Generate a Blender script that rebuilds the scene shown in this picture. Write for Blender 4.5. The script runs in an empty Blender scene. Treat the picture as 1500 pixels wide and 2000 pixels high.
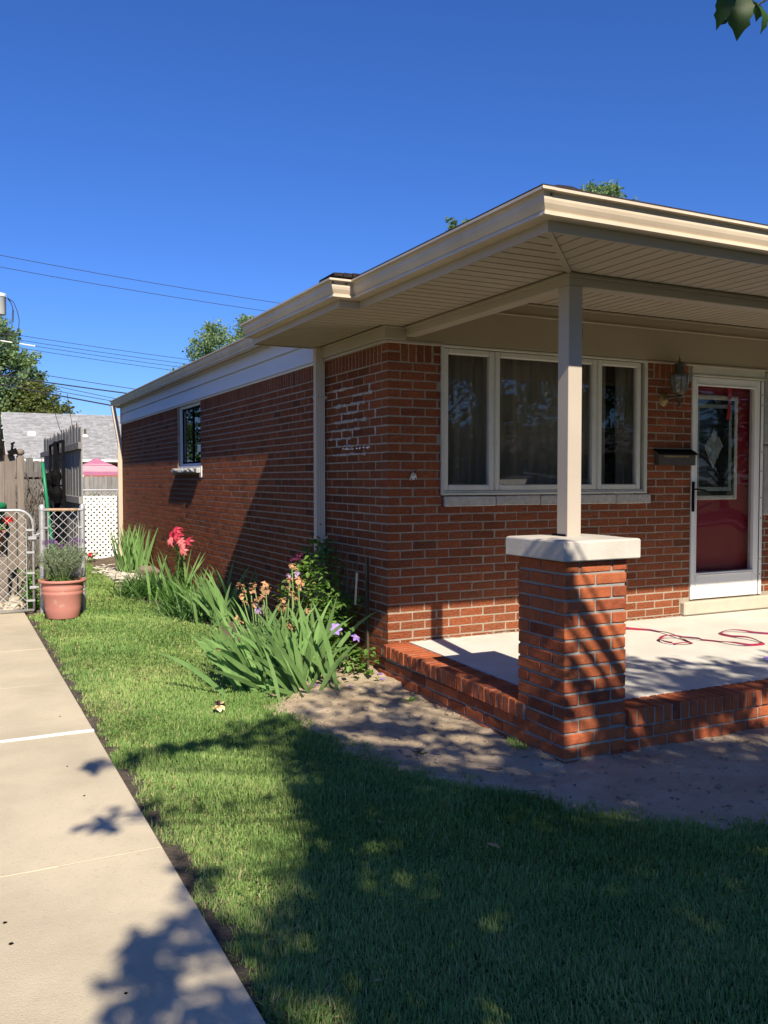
import bpy, math, random
import numpy as np
from mathutils import Vector, Matrix, noise as mnoise

random.seed(11)
RNG = np.random.default_rng(5)
scene = bpy.context.scene
COL = scene.collection
V = Vector
R = math.radians

# ------------------------------------------------------------------ camera
CAM_LOC = V((-3.0567, -6.0558, 1.2860))
CR = V((0.894702, -0.446663, -0.000666))
CU = V((0.017388, 0.033340, 0.999293))
CF = V((0.446325, 0.894081, -0.037596))
FOCAL = 1711.85
cam_d = bpy.data.cameras.new('camera')
cam = bpy.data.objects.new('camera', cam_d)
COL.objects.link(cam)
cam.matrix_world = Matrix(((CR.x, CU.x, -CF.x, CAM_LOC.x), (CR.y, CU.y, -CF.y, CAM_LOC.y),
                           (CR.z, CU.z, -CF.z, CAM_LOC.z), (0, 0, 0, 1)))
cam_d.sensor_fit = 'VERTICAL'
cam_d.sensor_height = 24.0
cam_d.lens = FOCAL / 2000 * 24.0
cam_d.clip_start = 0.05
cam_d.clip_end = 2000
scene.camera = cam

# ------------------------------------------------------------------ sky, sun, exposure
SUN = V((-0.132, -1.0, 0.814)).normalized()
world = bpy.data.worlds.new('World')
scene.world = world
world.use_nodes = True
wn, wl = world.node_tree.nodes, world.node_tree.links
wn.clear()
sky = wn.new('ShaderNodeTexSky')
sky.sky_type = 'NISHITA'
sky.sun_disc = False
sky.sun_elevation = math.asin(SUN.z)
sky.sun_rotation = math.atan2(SUN.x, SUN.y)
sky.altitude = 200
sky.air_density = 1.0
sky.dust_density = 0.3
sky.ozone_density = 5.0
hsv = wn.new('ShaderNodeHueSaturation')
hsv.inputs['Saturation'].default_value = 1.12
bg = wn.new('ShaderNodeBackground')
bg.inputs['Strength'].default_value = 0.088
tint = wn.new('ShaderNodeMix')
tint.data_type = 'RGBA'
tint.blend_type = 'MULTIPLY'
tint.inputs['Factor'].default_value = 1.0
tint.inputs[7].default_value = (0.48, 0.635, 1.0, 1.0)   # the deep blue a phone camera gives a clear sky
wo = wn.new('ShaderNodeOutputWorld')
wl.new(sky.outputs[0], hsv.inputs['Color'])
wl.new(hsv.outputs[0], tint.inputs[6])
wl.new(tint.outputs[2], bg.inputs[0])
wl.new(bg.outputs[0], wo.inputs[0])
sun_d = bpy.data.lights.new('sun', 'SUN')
sun_d.energy = 5.0
sun_d.angle = R(0.53)
sun_d.color = (1.0, 0.89, 0.72)
sun = bpy.data.objects.new('sun', sun_d)
sun.rotation_euler = SUN.to_track_quat('Z', 'Y').to_euler()
COL.objects.link(sun)
scene.view_settings.view_transform = 'Standard'
scene.view_settings.look = 'None'
scene.view_settings.gamma = 1.0
scene.view_settings.use_curve_mapping = False
scene.view_settings.exposure = 0.73
try:
    scene.cycles.max_bounces = 8
    scene.cycles.transparent_max_bounces = 12
    scene.cycles.caustics_reflective = False
    scene.cycles.caustics_refractive = False
    scene.cycles.use_denoising = True
except Exception:
    pass

# ------------------------------------------------------------------ helpers
class MB:
    """collects vertices and faces, then links them as one mesh object"""
    def __init__(self):
        self.v, self.f, self.r = [], [], []

    def add(self, vs, fs, rnd=0.5):
        b = len(self.v)
        self.v.extend([tuple(p) for p in vs])
        for f in fs:
            self.f.append(tuple(i + b for i in f))
            self.r.append(rnd)
        return self

    def box(self, a, b, rnd=0.5):
        x0, y0, z0 = a
        x1, y1, z1 = b
        return self.add([(x0, y0, z0), (x1, y0, z0), (x1, y1, z0), (x0, y1, z0), (x0, y0, z1), (x1, y0, z1), (x1, y1, z1), (x0, y1, z1)],
                        [(3, 2, 1, 0), (4, 5, 6, 7), (0, 1, 5, 4), (1, 2, 6, 5), (2, 3, 7, 6), (3, 0, 4, 7)], rnd)

    def cbox(self, a, b, c=0.004, jit=0.0, rnd=0.5):
        """box with every edge chamfered"""
        vs, fs = chamfer_box(V(a), V(b), c, jit)
        return self.add(vs, fs, rnd)

    def obox(self, p0, p1, w, h, up=V((0, 0, 1)), rnd=0.5):
        """bar of section w x h from p0 to p1"""
        p0, p1 = V(p0), V(p1)
        d = (p1 - p0).normalized()
        s = d.cross(up)
        if s.length < 1e-4:
            s = d.cross(V((1, 0, 0)))
        s.normalize()
        t = s.cross(d)
        vs = []
        for p in (p0, p1):
            for a, b in ((-1, -1), (1, -1), (1, 1), (-1, 1)):
                vs.append(p + s * a * w / 2 + t * b * h / 2)
        return self.add(vs, [(3, 2, 1, 0), (4, 5, 6, 7), (0, 1, 5, 4), (1, 2, 6, 5), (2, 3, 7, 6), (3, 0, 4, 7)], rnd)

    def tube(self, pts, rad, n=8, rnd=0.5, cap=True):
        pts = [V(p) for p in pts]
        rs = rad if isinstance(rad, (list, tuple)) else [rad] * len(pts)
        vs, fs = [], []
        ref = V((0.31, 0.17, 0.93))
        for i, p in enumerate(pts):
            d = (pts[min(i + 1, len(pts) - 1)] - pts[max(i - 1, 0)])
            if d.length < 1e-9:
                d = V((0, 0, 1))
            d.normalize()
            s = d.cross(ref)
            if s.length < 0.05:
                s = d.cross(V((1, 0, 0)))
            s.normalize()
            t = d.cross(s)
            for k in range(n):
                a = 2 * math.pi * k / n
                vs.append(p + (s * math.cos(a) + t * math.sin(a)) * rs[i])
        for i in range(len(pts) - 1):
            for k in range(n):
                k2 = (k + 1) % n
                fs.append((i * n + k, i * n + k2, (i + 1) * n + k2, (i + 1) * n + k))
        if cap:
            fs.append(tuple(reversed(range(n))))
            m = (len(pts) - 1) * n
            fs.append(tuple(m + k for k in range(n)))
        return self.add(vs, fs, rnd)

    def lathe(self, prof, c=(0, 0, 0), n=24, rnd=0.5):
        """prof: list of (radius, z)"""
        vs, fs = [], []
        for r_, z in prof:
            for k in range(n):
                a = 2 * math.pi * k / n
                vs.append((c[0] + r_ * math.cos(a), c[1] + r_ * math.sin(a), c[2] + z))
        for i in range(len(prof) - 1):
            for k in range(n):
                k2 = (k + 1) % n
                fs.append((i * n + k, i * n + k2, (i + 1) * n + k2, (i + 1) * n + k))
        return self.add(vs, fs, rnd)

    def prism(self, poly, axis, a, b, rnd=0.5):
        """poly of 2D points extruded along an axis from a to b"""
        def mk(p, t):
            if axis == 'x':
                return (t, p[0], p[1])
            if axis == 'y':
                return (p[0], t, p[1])
            return (p[0], p[1], t)
        n = len(poly)
        vs = [mk(p, a) for p in poly] + [mk(p, b) for p in poly]
        fs = [tuple(reversed(range(n))), tuple(range(n, 2 * n))]
        for i in range(n):
            j = (i + 1) % n
            fs.append((i, j, n + j, n + i))
        return self.add(vs, fs, rnd)

    def mesh(self, name, m, smooth=False):
        me = bpy.data.meshes.new(name)
        me.from_pydata(self.v, [], self.f)
        if smooth:
            me.polygons.foreach_set('use_smooth', [True] * len(me.polygons))
        at = me.attributes.new('rnd', 'FLOAT', 'FACE')
        at.data.foreach_set('value', self.r)
        if m:
            me.materials.append(m)
        me.update()
        return me

    def build(self, name, m, parent=None, smooth=False, **props):
        return link(name, self.mesh(name, m, smooth), parent, **props)


def chamfer_box(a, b, c, jit=0.0):
    vs = []
    idx = {}
    for sx in (0, 1):
        for sy in (0, 1):
            for sz in (0, 1):
                p = V((b.x if sx else a.x, b.y if sy else a.y, b.z if sz else a.z))
                s = V((-1 if sx else 1, -1 if sy else 1, -1 if sz else 1))
                j = V((random.uniform(-jit, jit), random.uniform(-jit, jit), random.uniform(-jit, jit))) if jit else V((0, 0, 0))
                for ax in range(3):
                    q = p.copy() + j
                    for k in range(3):
                        if k != ax:
                            q[k] += s[k] * c
                    idx[(sx, sy, sz, ax)] = len(vs)
                    vs.append(q)
    fs = []
    I = idx
    fs += [(I[0, 0, 0, 0], I[0, 0, 1, 0], I[0, 1, 1, 0], I[0, 1, 0, 0]), (I[1, 0, 0, 0], I[1, 1, 0, 0], I[1, 1, 1, 0], I[1, 0, 1, 0]),
           (I[0, 0, 0, 1], I[1, 0, 0, 1], I[1, 0, 1, 1], I[0, 0, 1, 1]), (I[0, 1, 0, 1], I[0, 1, 1, 1], I[1, 1, 1, 1], I[1, 1, 0, 1]),
           (I[0, 0, 0, 2], I[0, 1, 0, 2], I[1, 1, 0, 2], I[1, 0, 0, 2]), (I[0, 0, 1, 2], I[1, 0, 1, 2], I[1, 1, 1, 2], I[0, 1, 1, 2])]
    for u in (0, 1):
        for w in (0, 1):
            fs.append((I[u, w, 0, 0], I[u, w, 1, 0], I[u, w, 1, 1], I[u, w, 0, 1]))
            fs.append((I[u, 0, w, 0], I[u, 1, w, 0], I[u, 1, w, 2], I[u, 0, w, 2]))
            fs.append((I[0, u, w, 1], I[1, u, w, 1], I[1, u, w, 2], I[0, u, w, 2]))
    for sx in (0, 1):
        for sy in (0, 1):
            for sz in (0, 1):
                fs.append((I[sx, sy, sz, 0], I[sx, sy, sz, 1], I[sx, sy, sz, 2]))
    return vs, fs


def link(name, data, parent=None, **props):
    o = bpy.data.objects.new(name, data)
    COL.objects.link(o)
    if parent is not None:
        o.parent = parent
        o.matrix_parent_inverse = Matrix.Translation(-world_loc(parent))
    for k, v in props.items():
        o[k] = v
    return o


def world_loc(o):
    p = V((0, 0, 0))
    while o is not None:
        p += o.location
        if o.parent is not None:
            p += o.matrix_parent_inverse.translation
        o = o.parent
    return p


def thing(name, label, cat, loc=(0, 0, 0), group=None):
    o = bpy.data.objects.new(name, None)
    o.empty_display_size = 0.1
    COL.objects.link(o)
    o.location = loc
    return tag(o, label, cat, group)


def tag(o, label, cat, group=None):
    o['label'] = label
    o['category'] = cat
    if group:
        o['group'] = group
    return o


def in_poly(x, y, poly):
    x = np.asarray(x)
    y = np.asarray(y)
    ins = np.zeros(x.shape, bool)
    n = len(poly)
    for i in range(n):
        x0, y0 = poly[i]
        x1, y1 = poly[(i + 1) % n]
        cond = ((y0 > y) != (y1 > y)) & (x < (x1 - x0) * (y - y0) / ((y1 - y0) or 1e-12) + x0)
        ins ^= cond
    return ins


def pix(p):
    """where a point falls in the 1500 x 2000 frame (used to keep leaves and blades to what can be seen)"""
    d = V(p) - CAM_LOC
    z = d.dot(CF)
    if z < 0.05:
        return None
    return 750 + FOCAL * d.dot(CR) / z, 1000 - FOCAL * d.dot(CU) / z


# ------------------------------------------------------------------ materials
def new_mat(name):
    m = bpy.data.materials.new(name)
    m.use_nodes = True
    return m, m.node_tree.nodes, m.node_tree.links, m.node_tree.nodes['Principled BSDF']


def N(nodes, t, **inp):
    n = nodes.new(t)
    for k, v in inp.items():
        if k in n.inputs:
            n.inputs[k].default_value = v
        else:
            setattr(n, k, v)
    return n


def rgba(c):
    return (c[0], c[1], c[2], 1.0)


def surf(name, c1, c2=None, nscale=4.0, rough=0.8, bump=0.0, bscale=60.0, var=0.0, source='attr', stretch=(1, 1, 1), spec=0.3,
         metal=0.0, transl=0.0, detail=6.0, spots=None, ramp=None, bdist=0.01, coat=0.0, broad=0.0):
    """principled surface: two noise-mixed tones, a per-piece brightness, a fine bump, optional stains"""
    m, nd, lk, bs = new_mat(name)
    geo = N(nd, 'ShaderNodeNewGeometry')
    mp = N(nd, 'ShaderNodeMapping')
    mp.inputs['Scale'].default_value = stretch
    lk.new(geo.outputs['Position'], mp.inputs['Vector'])
    n1 = N(nd, 'ShaderNodeTexNoise', Scale=nscale, Detail=detail, Roughness=0.62)
    lk.new(mp.outputs[0], n1.inputs['Vector'])
    mx = N(nd, 'ShaderNodeMix', data_type='RGBA')
    cr = N(nd, 'ShaderNodeMapRange')
    cr.inputs['From Min'].default_value = 0.32
    cr.inputs['From Max'].default_value = 0.68
    lk.new(n1.outputs['Fac'], cr.inputs['Value'])
    lk.new(cr.outputs[0], mx.inputs['Factor'])
    mx.inputs[6].default_value = rgba(c1)
    mx.inputs[7].default_value = rgba(c2 or c1)
    col = mx.outputs[2]
    rnd = None
    if var or ramp:
        if source == 'attr':
            rn = N(nd, 'ShaderNodeAttribute', attribute_name='rnd')
            rnd = rn.outputs['Fac']
        elif source == 'object':
            rn = N(nd, 'ShaderNodeObjectInfo')
            rnd = rn.outputs['Random']
        else:
            rnd = geo.outputs['Random Per Island']
    if ramp:
        cp = N(nd, 'ShaderNodeValToRGB')
        cp.color_ramp.interpolation = 'LINEAR'
        e = cp.color_ramp.elements
        while len(e) < len(ramp):
            e.new(0.5)
        for i, (pos, c) in enumerate(ramp):
            e[i].position = pos
            e[i].color = rgba(c)
        lk.new(rnd, cp.inputs[0])
        m2 = N(nd, 'ShaderNodeMix', data_type='RGBA', blend_type='MULTIPLY')
        m2.inputs['Factor'].default_value = 1.0
        lk.new(cp.outputs[0], m2.inputs[6])
        lk.new(col, m2.inputs[7])
        col = m2.outputs[2]
    if var:
        mr = N(nd, 'ShaderNodeMapRange')
        mr.inputs['To Min'].default_value = 1 - var
        mr.inputs['To Max'].default_value = 1 + var
        lk.new(rnd, mr.inputs['Value'])
        hs = N(nd, 'ShaderNodeHueSaturation')
        lk.new(col, hs.inputs['Color'])
        lk.new(mr.outputs[0], hs.inputs['Value'])
        col = hs.outputs[0]
    if broad:
        nb_ = N(nd, 'ShaderNodeTexNoise', Scale=broad, Detail=5.0, Roughness=0.6)
        lk.new(geo.outputs['Position'], nb_.inputs['Vector'])
        rb_ = N(nd, 'ShaderNodeMapRange')
        rb_.inputs['From Min'].default_value = 0.35
        rb_.inputs['From Max'].default_value = 0.65
        rb_.inputs['To Min'].default_value = 0.90
        rb_.inputs['To Max'].default_value = 1.08
        lk.new(nb_.outputs['Fac'], rb_.inputs['Value'])
        hb_ = N(nd, 'ShaderNodeHueSaturation')
        lk.new(col, hb_.inputs['Color'])
        lk.new(rb_.outputs[0], hb_.inputs['Value'])
        col = hb_.outputs[0]
    if spots:
        sc, th, c3, amt = spots
        n3 = N(nd, 'ShaderNodeTexNoise', Scale=sc, Detail=4.0, Roughness=0.6)
        lk.new(geo.outputs['Position'], n3.inputs['Vector'])
        r3 = N(nd, 'ShaderNodeMapRange')
        r3.inputs['From Min'].default_value = th
        r3.inputs['From Max'].default_value = th + 0.09
        r3.inputs['To Max'].default_value = amt
        lk.new(n3.outputs['Fac'], r3.inputs['Value'])
        m3 = N(nd, 'ShaderNodeMix', data_type='RGBA')
        lk.new(r3.outputs[0], m3.inputs['Factor'])
        lk.new(col, m3.inputs[6])
        m3.inputs[7].default_value = rgba(c3)
        col = m3.outputs[2]
    lk.new(col, bs.inputs['Base Color'])
    bs.inputs['Roughness'].default_value = rough
    bs.inputs['Metallic'].default_value = metal
    bs.inputs['Specular IOR Level'].default_value = spec
    if coat:
        bs.inputs['Coat Weight'].default_value = coat
    if bump:
        nb = N(nd, 'ShaderNodeTexNoise', Scale=bscale, Detail=5.0, Roughness=0.65)
        lk.new(mp.outputs[0], nb.inputs['Vector'])
        bp = N(nd, 'ShaderNodeBump', Strength=bump, Distance=bdist)
        lk.new(nb.outputs['Fac'], bp.inputs['Height'])
        lk.new(bp.outputs[0], bs.inputs['Normal'])
    if transl:
        tr = N(nd, 'ShaderNodeBsdfTranslucent')
        hs2 = N(nd, 'ShaderNodeHueSaturation', Saturation=1.15, Value=1.5)
        lk.new(col, hs2.inputs['Color'])
        lk.new(hs2.outputs[0], tr.inputs['Color'])
        ms = N(nd, 'ShaderNodeMixShader')
        ms.inputs[0].default_value = transl
        lk.new(bs.outputs[0], ms.inputs[1])
        lk.new(tr.outputs[0], ms.inputs[2])
        lk.new(ms.outputs[0], nd['Material Output'].inputs['Surface'])
    return m


def glass(name, tint=(0.6, 0.63, 0.63), ior=1.55):
    m, nd, lk, bs = new_mat(name)
    nd.remove(bs)
    fr = N(nd, 'ShaderNodeFresnel', IOR=ior)
    tr = N(nd, 'ShaderNodeBsdfTransparent', Color=rgba(tint))
    gl = N(nd, 'ShaderNodeBsdfGlossy', Roughness=0.012)
    geo = N(nd, 'ShaderNodeNewGeometry')
    nz = N(nd, 'ShaderNodeTexNoise', Scale=1.6, Detail=1.0)
    lk.new(geo.outputs['Position'], nz.inputs['Vector'])
    bp = N(nd, 'ShaderNodeBump', Strength=0.25, Distance=0.02)
    lk.new(nz.outputs['Fac'], bp.inputs['Height'])
    lk.new(bp.outputs[0], gl.inputs['Normal'])
    ms = N(nd, 'ShaderNodeMixShader')
    nb = N(nd, 'ShaderNodeMath', operation='SUBTRACT')
    nb.inputs[0].default_value = 1.0
    lk.new(geo.outputs['Backfacing'], nb.inputs[1])
    mu = N(nd, 'ShaderNodeMath', operation='MULTIPLY')
    lk.new(fr.outputs[0], mu.inputs[0])
    lk.new(nb.outputs[0], mu.inputs[1])
    lk.new(mu.outputs[0], ms.inputs[0])
    lk.new(tr.outputs[0], ms.inputs[1])
    lk.new(gl.outputs[0], ms.inputs[2])
    lk.new(ms.outputs[0], nd['Material Output'].inputs['Surface'])
    return m


BR_RAMP = [(0.0, (0.16, 0.068, 0.038)), (0.04, (0.26, 0.084, 0.041)), (0.25, (0.325, 0.098, 0.044)), (0.75, (0.39, 0.118, 0.050)), (1.0, (0.315, 0.110, 0.054))]
PI_RAMP = [(0.0, (0.20, 0.058, 0.030)), (0.3, (0.33, 0.090, 0.040)), (0.75, (0.42, 0.120, 0.048)), (1.0, (0.36, 0.110, 0.048))]
M = {}
M['brick_o'] = surf('house_brick_single', (0.82, 0.80, 0.80), (1.12, 1.12, 1.12), 38, 0.9, 1.0, 60, source='object', ramp=BR_RAMP, broad=1.7, spec=0.15, bdist=0.045, spots=(70, 0.70, (0.36, 0.30, 0.26), 0.5))
M['brick_s'] = surf('house_brick_many', (0.82, 0.80, 0.80), (1.12, 1.12, 1.12), 38, 0.9, 1.0, 48, source='attr', ramp=BR_RAMP, broad=1.7, spec=0.15, bdist=0.09, spots=(70, 0.70, (0.36, 0.30, 0.26), 0.5))
M['pier_brick'] = surf('new_red_brick', (0.80, 0.80, 0.80), (1.15, 1.12, 1.1), 26, 0.88, 0.6, 70, source='object', ramp=PI_RAMP, broad=4.0, spec=0.15, bdist=0.012, spots=(55, 0.71, (0.42, 0.36, 0.32), 0.45))
M['mortar'] = surf('tan_mortar', (0.25, 0.205, 0.155), (0.35, 0.295, 0.23), 12, 0.95, 0.4, 120, spec=0.1)
M['mortar_new'] = surf('grey_mortar', (0.23, 0.225, 0.208), (0.32, 0.315, 0.29), 12, 0.95, 0.5, 110, spec=0.1)
M['mortar_patch'] = surf('pale_patch_mortar', (0.50, 0.47, 0.44), (0.26, 0.235, 0.21), 30, 0.95, 0.5, 110, spec=0.1)
M['tan'] = surf('tan_aluminium', (0.40, 0.34, 0.27), (0.43, 0.37, 0.295), 2.0, 0.45, 0.03, 8, spec=0.4)
M['tan_panel'] = surf('tan_panel', (0.36, 0.30, 0.215), (0.39, 0.325, 0.235), 1.5, 0.6, 0.05, 5, spec=0.3)
M['gutter'] = surf('almond_gutter', (0.54, 0.455, 0.355), (0.59, 0.50, 0.39), 1.6, 0.38, 0.12, 3.5, broad=2.6, spec=0.45, spots=(5, 0.69, (0.45, 0.37, 0.28), 0.35))
M['pipe'] = surf('downspout_paint', (0.52, 0.44, 0.35), (0.57, 0.48, 0.38), 2, 0.42, 0.03, 6, spec=0.45)
M['post'] = surf('post_wrap', (0.41, 0.355, 0.295), (0.44, 0.385, 0.32), 2, 0.42, 0.02, 5, spec=0.4)
M['siding'] = surf('white_siding', (0.60, 0.61, 0.64), (0.66, 0.67, 0.69), 2, 0.55, 0.04, 4, spec=0.35, stretch=(1, 0.25, 3))
M['white'] = surf('white_paint', (0.70, 0.69, 0.66), (0.76, 0.75, 0.72), 4, 0.4, 0.02, 10)
M['frame'] = surf('aged_cream_frame', (0.50, 0.485, 0.41), (0.58, 0.56, 0.48), 5, 0.5, 0.06, 20, spots=(22, 0.66, (0.22, 0.19, 0.12), 0.5))
M['sash'] = surf('cream_sash', (0.56, 0.54, 0.47), (0.62, 0.60, 0.52), 5, 0.45, 0.03, 20)
M['blue_frame'] = surf('side_window_frame', (0.58, 0.59, 0.62), (0.64, 0.65, 0.67), 4, 0.45, 0.03, 12)
M['shingle'] = surf('dark_shingle', (0.030, 0.024, 0.028), (0.060, 0.048, 0.052), 90, 0.95, 0.6, 260, spec=0.1, var=0.3, source='attr')
M['shingle_old'] = surf('pale_grey_shingle', (0.25, 0.252, 0.262), (0.34, 0.343, 0.355), 5.0, 0.95, 0.4, 60, spec=0.1, var=0.16, source='attr')
M['cap'] = surf('cast_stone', (0.43, 0.40, 0.35), (0.55, 0.515, 0.455), 5, 0.9, 0.4, 120, spots=(6, 0.58, (0.44, 0.40, 0.34), 0.6))
M['slab'] = surf('new_concrete', (0.55, 0.525, 0.47), (0.66, 0.635, 0.58), 2.4, 0.85, 0.10, 160, spots=(2.2, 0.62, (0.52, 0.49, 0.43), 0.5))
M['step'] = surf('cast_step', (0.40, 0.355, 0.28), (0.47, 0.42, 0.335), 6, 0.9, 0.25, 120)
M['sill'] = surf('limestone_sill', (0.36, 0.335, 0.295), (0.50, 0.47, 0.42), 28, 0.9, 0.5, 60)
M['sill_rock'] = surf('rock_face_sill', (0.25, 0.25, 0.25), (0.62, 0.61, 0.58), 30, 0.9, 1.0, 40, stretch=(1, 1.4, 0.6), bdist=0.03)
M['stone_block'] = surf('grey_limestone_block', (0.26, 0.255, 0.24), (0.36, 0.35, 0.33), 14, 0.9, 0.6, 40)
M['curtain'] = surf('brown_curtain', (0.30, 0.24, 0.18), (0.44, 0.355, 0.27), 3, 0.9, 0.1, 90, stretch=(6, 6, 0.6))
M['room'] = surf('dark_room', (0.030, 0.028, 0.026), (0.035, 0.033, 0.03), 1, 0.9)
M['glass'] = glass('window_glass', (0.80, 0.82, 0.82), 1.6)
M['glass_dark'] = glass('dark_window_glass', (0.50, 0.54, 0.58), 1.5)
M['glass_door'] = glass('storm_door_glass', (0.88, 0.88, 0.88), 1.5)
M['red_door'] = surf('crimson_door', (0.24, 0.004, 0.018), (0.27, 0.006, 0.022), 2, 0.35, 0.03, 12, spec=0.5)
M['lead'] = surf('came_glass', (0.20, 0.24, 0.22), (0.28, 0.33, 0.30), 30, 0.25, 0.3, 120)
M['came'] = surf('brass_came', (0.55, 0.53, 0.46), (0.62, 0.60, 0.52), 10, 0.3, metal=0.6)
M['ribbon'] = surf('red_ribbon', (0.42, 0.010, 0.020), (0.50, 0.02, 0.03), 20, 0.35, spec=0.5)
M['black'] = surf('black_metal', (0.004, 0.004, 0.005), (0.007, 0.0065, 0.0065), 12, 0.75, 0.0, 60, spec=0.06)
M['bronze'] = surf('dark_bronze', (0.055, 0.045, 0.033), (0.085, 0.070, 0.050), 8, 0.45, 0.05, 30, spec=0.4)
M['brass'] = surf('aged_brass', (0.20, 0.145, 0.055), (0.30, 0.22, 0.09), 18, 0.45, metal=0.5)
M['lamp_glass'] = surf('smoky_lamp_glass', (0.10, 0.10, 0.10), (0.17, 0.17, 0.165), 20, 0.12, spec=0.6)
M['galv'] = surf('galvanised_steel', (0.42, 0.43, 0.44), (0.56, 0.57, 0.58), 18, 0.42, 0.08, 60, metal=0.55, spots=(7, 0.64, (0.30, 0.15, 0.07), 0.7))
M['rusty'] = surf('rusty_rail', (0.36, 0.20, 0.10), (0.50, 0.38, 0.28), 16, 0.7, 0.2, 60)
M['wire_galv'] = surf('galvanised_wire', (0.55, 0.55, 0.54), (0.66, 0.66, 0.65), 18, 0.45, metal=0.3)
M['wood_grey'] = surf('weathered_grey_board', (0.15, 0.145, 0.14), (0.27, 0.262, 0.25), 9, 0.9, 0.5, 30, var=0.22, source='object', stretch=(5, 5, 0.35))
M['wood_brown'] = surf('weathered_brown_board', (0.155, 0.128, 0.108), (0.235, 0.20, 0.172), 8, 0.9, 0.4, 30, var=0.15, source='object', stretch=(5, 5, 0.35))
M['wood_dark'] = surf('dark_old_board', (0.10, 0.095, 0.09), (0.20, 0.19, 0.18), 9, 0.9, 0.6, 30, var=0.25, source='object', stretch=(5, 5, 0.35))
M['lattice'] = surf('white_vinyl', (0.74, 0.74, 0.73), (0.80, 0.80, 0.79), 5, 0.4, spots=(5, 0.66, (0.45, 0.44, 0.40), 0.4))
M['terra'] = surf('terracotta_plastic', (0.44, 0.180, 0.148), (0.50, 0.212, 0.175), 3, 0.6, 0.05, 30, spots=(7, 0.60, (0.52, 0.34, 0.26), 0.6))
M['potsoil'] = surf('potting_soil', (0.045, 0.030, 0.020), (0.10, 0.07, 0.05), 40, 0.95, 1.0, 90, bdist=0.02)
M['soil'] = surf('dry_sandy_soil', (0.38, 0.295, 0.20), (0.50, 0.405, 0.29), 3.2, 0.95, 0.8, 55, bdist=0.02, spots=(14, 0.60, (0.26, 0.19, 0.125), 0.6))
M['mulch'] = surf('old_mulch', (0.10, 0.07, 0.048), (0.24, 0.18, 0.13), 22, 0.95, 1.0, 60, bdist=0.03, spots=(45, 0.62, (0.42, 0.36, 0.29), 0.8))
M['lawn_soil'] = surf('lawn_soil', (0.050, 0.052, 0.020), (0.090, 0.095, 0.038), 9, 0.95, 0.8, 60)
M['dirt_edge'] = surf('dark_edge_dirt', (0.065, 0.053, 0.042), (0.14, 0.115, 0.09), 14, 0.95, 1.0, 70, bdist=0.02, spots=(30, 0.64, (0.28, 0.22, 0.14), 0.6))
M['path'] = surf('old_concrete', (0.47, 0.41, 0.295), (0.58, 0.505, 0.37), 1.6, 0.9, 0.5, 190, bdist=0.008, detail=12.0, broad=1.1, spots=(42, 0.585, (0.40, 0.34, 0.25), 0.45))
M['caulk'] = surf('white_caulk', (0.82, 0.81, 0.78), None, 5, 0.6)
M['far_ground'] = surf('far_turf', (0.055, 0.075, 0.028), (0.10, 0.115, 0.048), 0.7, 0.95, 0.4, 12)
M['asphalt'] = surf('asphalt', (0.045, 0.045, 0.046), (0.065, 0.064, 0.062), 8, 0.9, 0.4, 90)
GR = [(0.0, (0.115, 0.205, 0.055)), (0.35, (0.185, 0.312, 0.092)), (0.75, (0.270, 0.388, 0.132)), (0.93, (0.32, 0.40, 0.16)), (1.0, (0.46, 0.41, 0.23))]
M['grass'] = surf('lawn_blades', (0.75, 0.82, 0.75), (1.22, 1.12, 1.1), 1.7, 0.6, var=0.0, source='attr', ramp=GR, transl=0.27, spec=0.10)
M['iris'] = surf('iris_leaf', (0.125, 0.24, 0.070), (0.20, 0.325, 0.115), 5, 0.42, 0.1, 60, var=0.42, source='object', transl=0.32, stretch=(3, 3, 0.6), spec=0.35)
M['daylily'] = surf('daylily_leaf', (0.060, 0.150, 0.022), (0.105, 0.225, 0.040), 8, 0.5, var=0.3, source='attr', transl=0.3, spec=0.35)
M['lowgreen'] = surf('low_dark_leaf', (0.048, 0.120, 0.026), (0.088, 0.185, 0.042), 10, 0.5, var=0.35, source='attr', transl=0.2, spec=0.35)
M['clem'] = surf('clematis_leaf', (0.075, 0.16, 0.028), (0.14, 0.245, 0.046), 9, 0.5, var=0.35, source='attr', transl=0.3, spec=0.35)
M['clem_dry'] = surf('dry_clematis_leaf', (0.25, 0.17, 0.085), (0.36, 0.28, 0.12), 30, 0.8, var=0.3, source='attr', transl=0.2)
M['lav'] = surf('lavender_leaf', (0.165, 0.215, 0.135), (0.26, 0.31, 0.205), 14, 0.7, var=0.35, source='attr', transl=0.2)
M['lavfl'] = surf('lavender_spike', (0.13, 0.05, 0.20), (0.22, 0.09, 0.30), 40, 0.7, var=0.3, source='attr')
M['stem'] = surf('green_stem', (0.13, 0.20, 0.06), (0.17, 0.25, 0.085), 20, 0.6)
M['twig'] = surf('dry_twig', (0.10, 0.085, 0.07), (0.17, 0.145, 0.12), 20, 0.85, 0.3, 60)
M['spent'] = surf('withered_petal', (0.42, 0.20, 0.09), (0.64, 0.43, 0.25), 50, 0.8, 0.6, 120, var=0.3, source='object', transl=0.25)
M['mauve'] = surf('mauve_petal', (0.48, 0.32, 0.56), (0.62, 0.48, 0.66), 30, 0.6, transl=0.3, var=0.15, source='object')
M['violet'] = surf('violet_petal', (0.34, 0.20, 0.72), (0.45, 0.30, 0.80), 30, 0.55, transl=0.3, var=0.15, source='object')
M['maroon'] = surf('maroon_petal', (0.045, 0.008, 0.025), (0.085, 0.016, 0.045), 30, 0.6)
M['pink'] = surf('coral_petal', (0.46, 0.022, 0.055), (0.62, 0.075, 0.115), 18, 0.5, transl=0.3, var=0.25, source='object')
M['palepink'] = surf('pale_coral_petal', (0.62, 0.10, 0.115), (0.78, 0.27, 0.27), 18, 0.5, transl=0.3)
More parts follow.
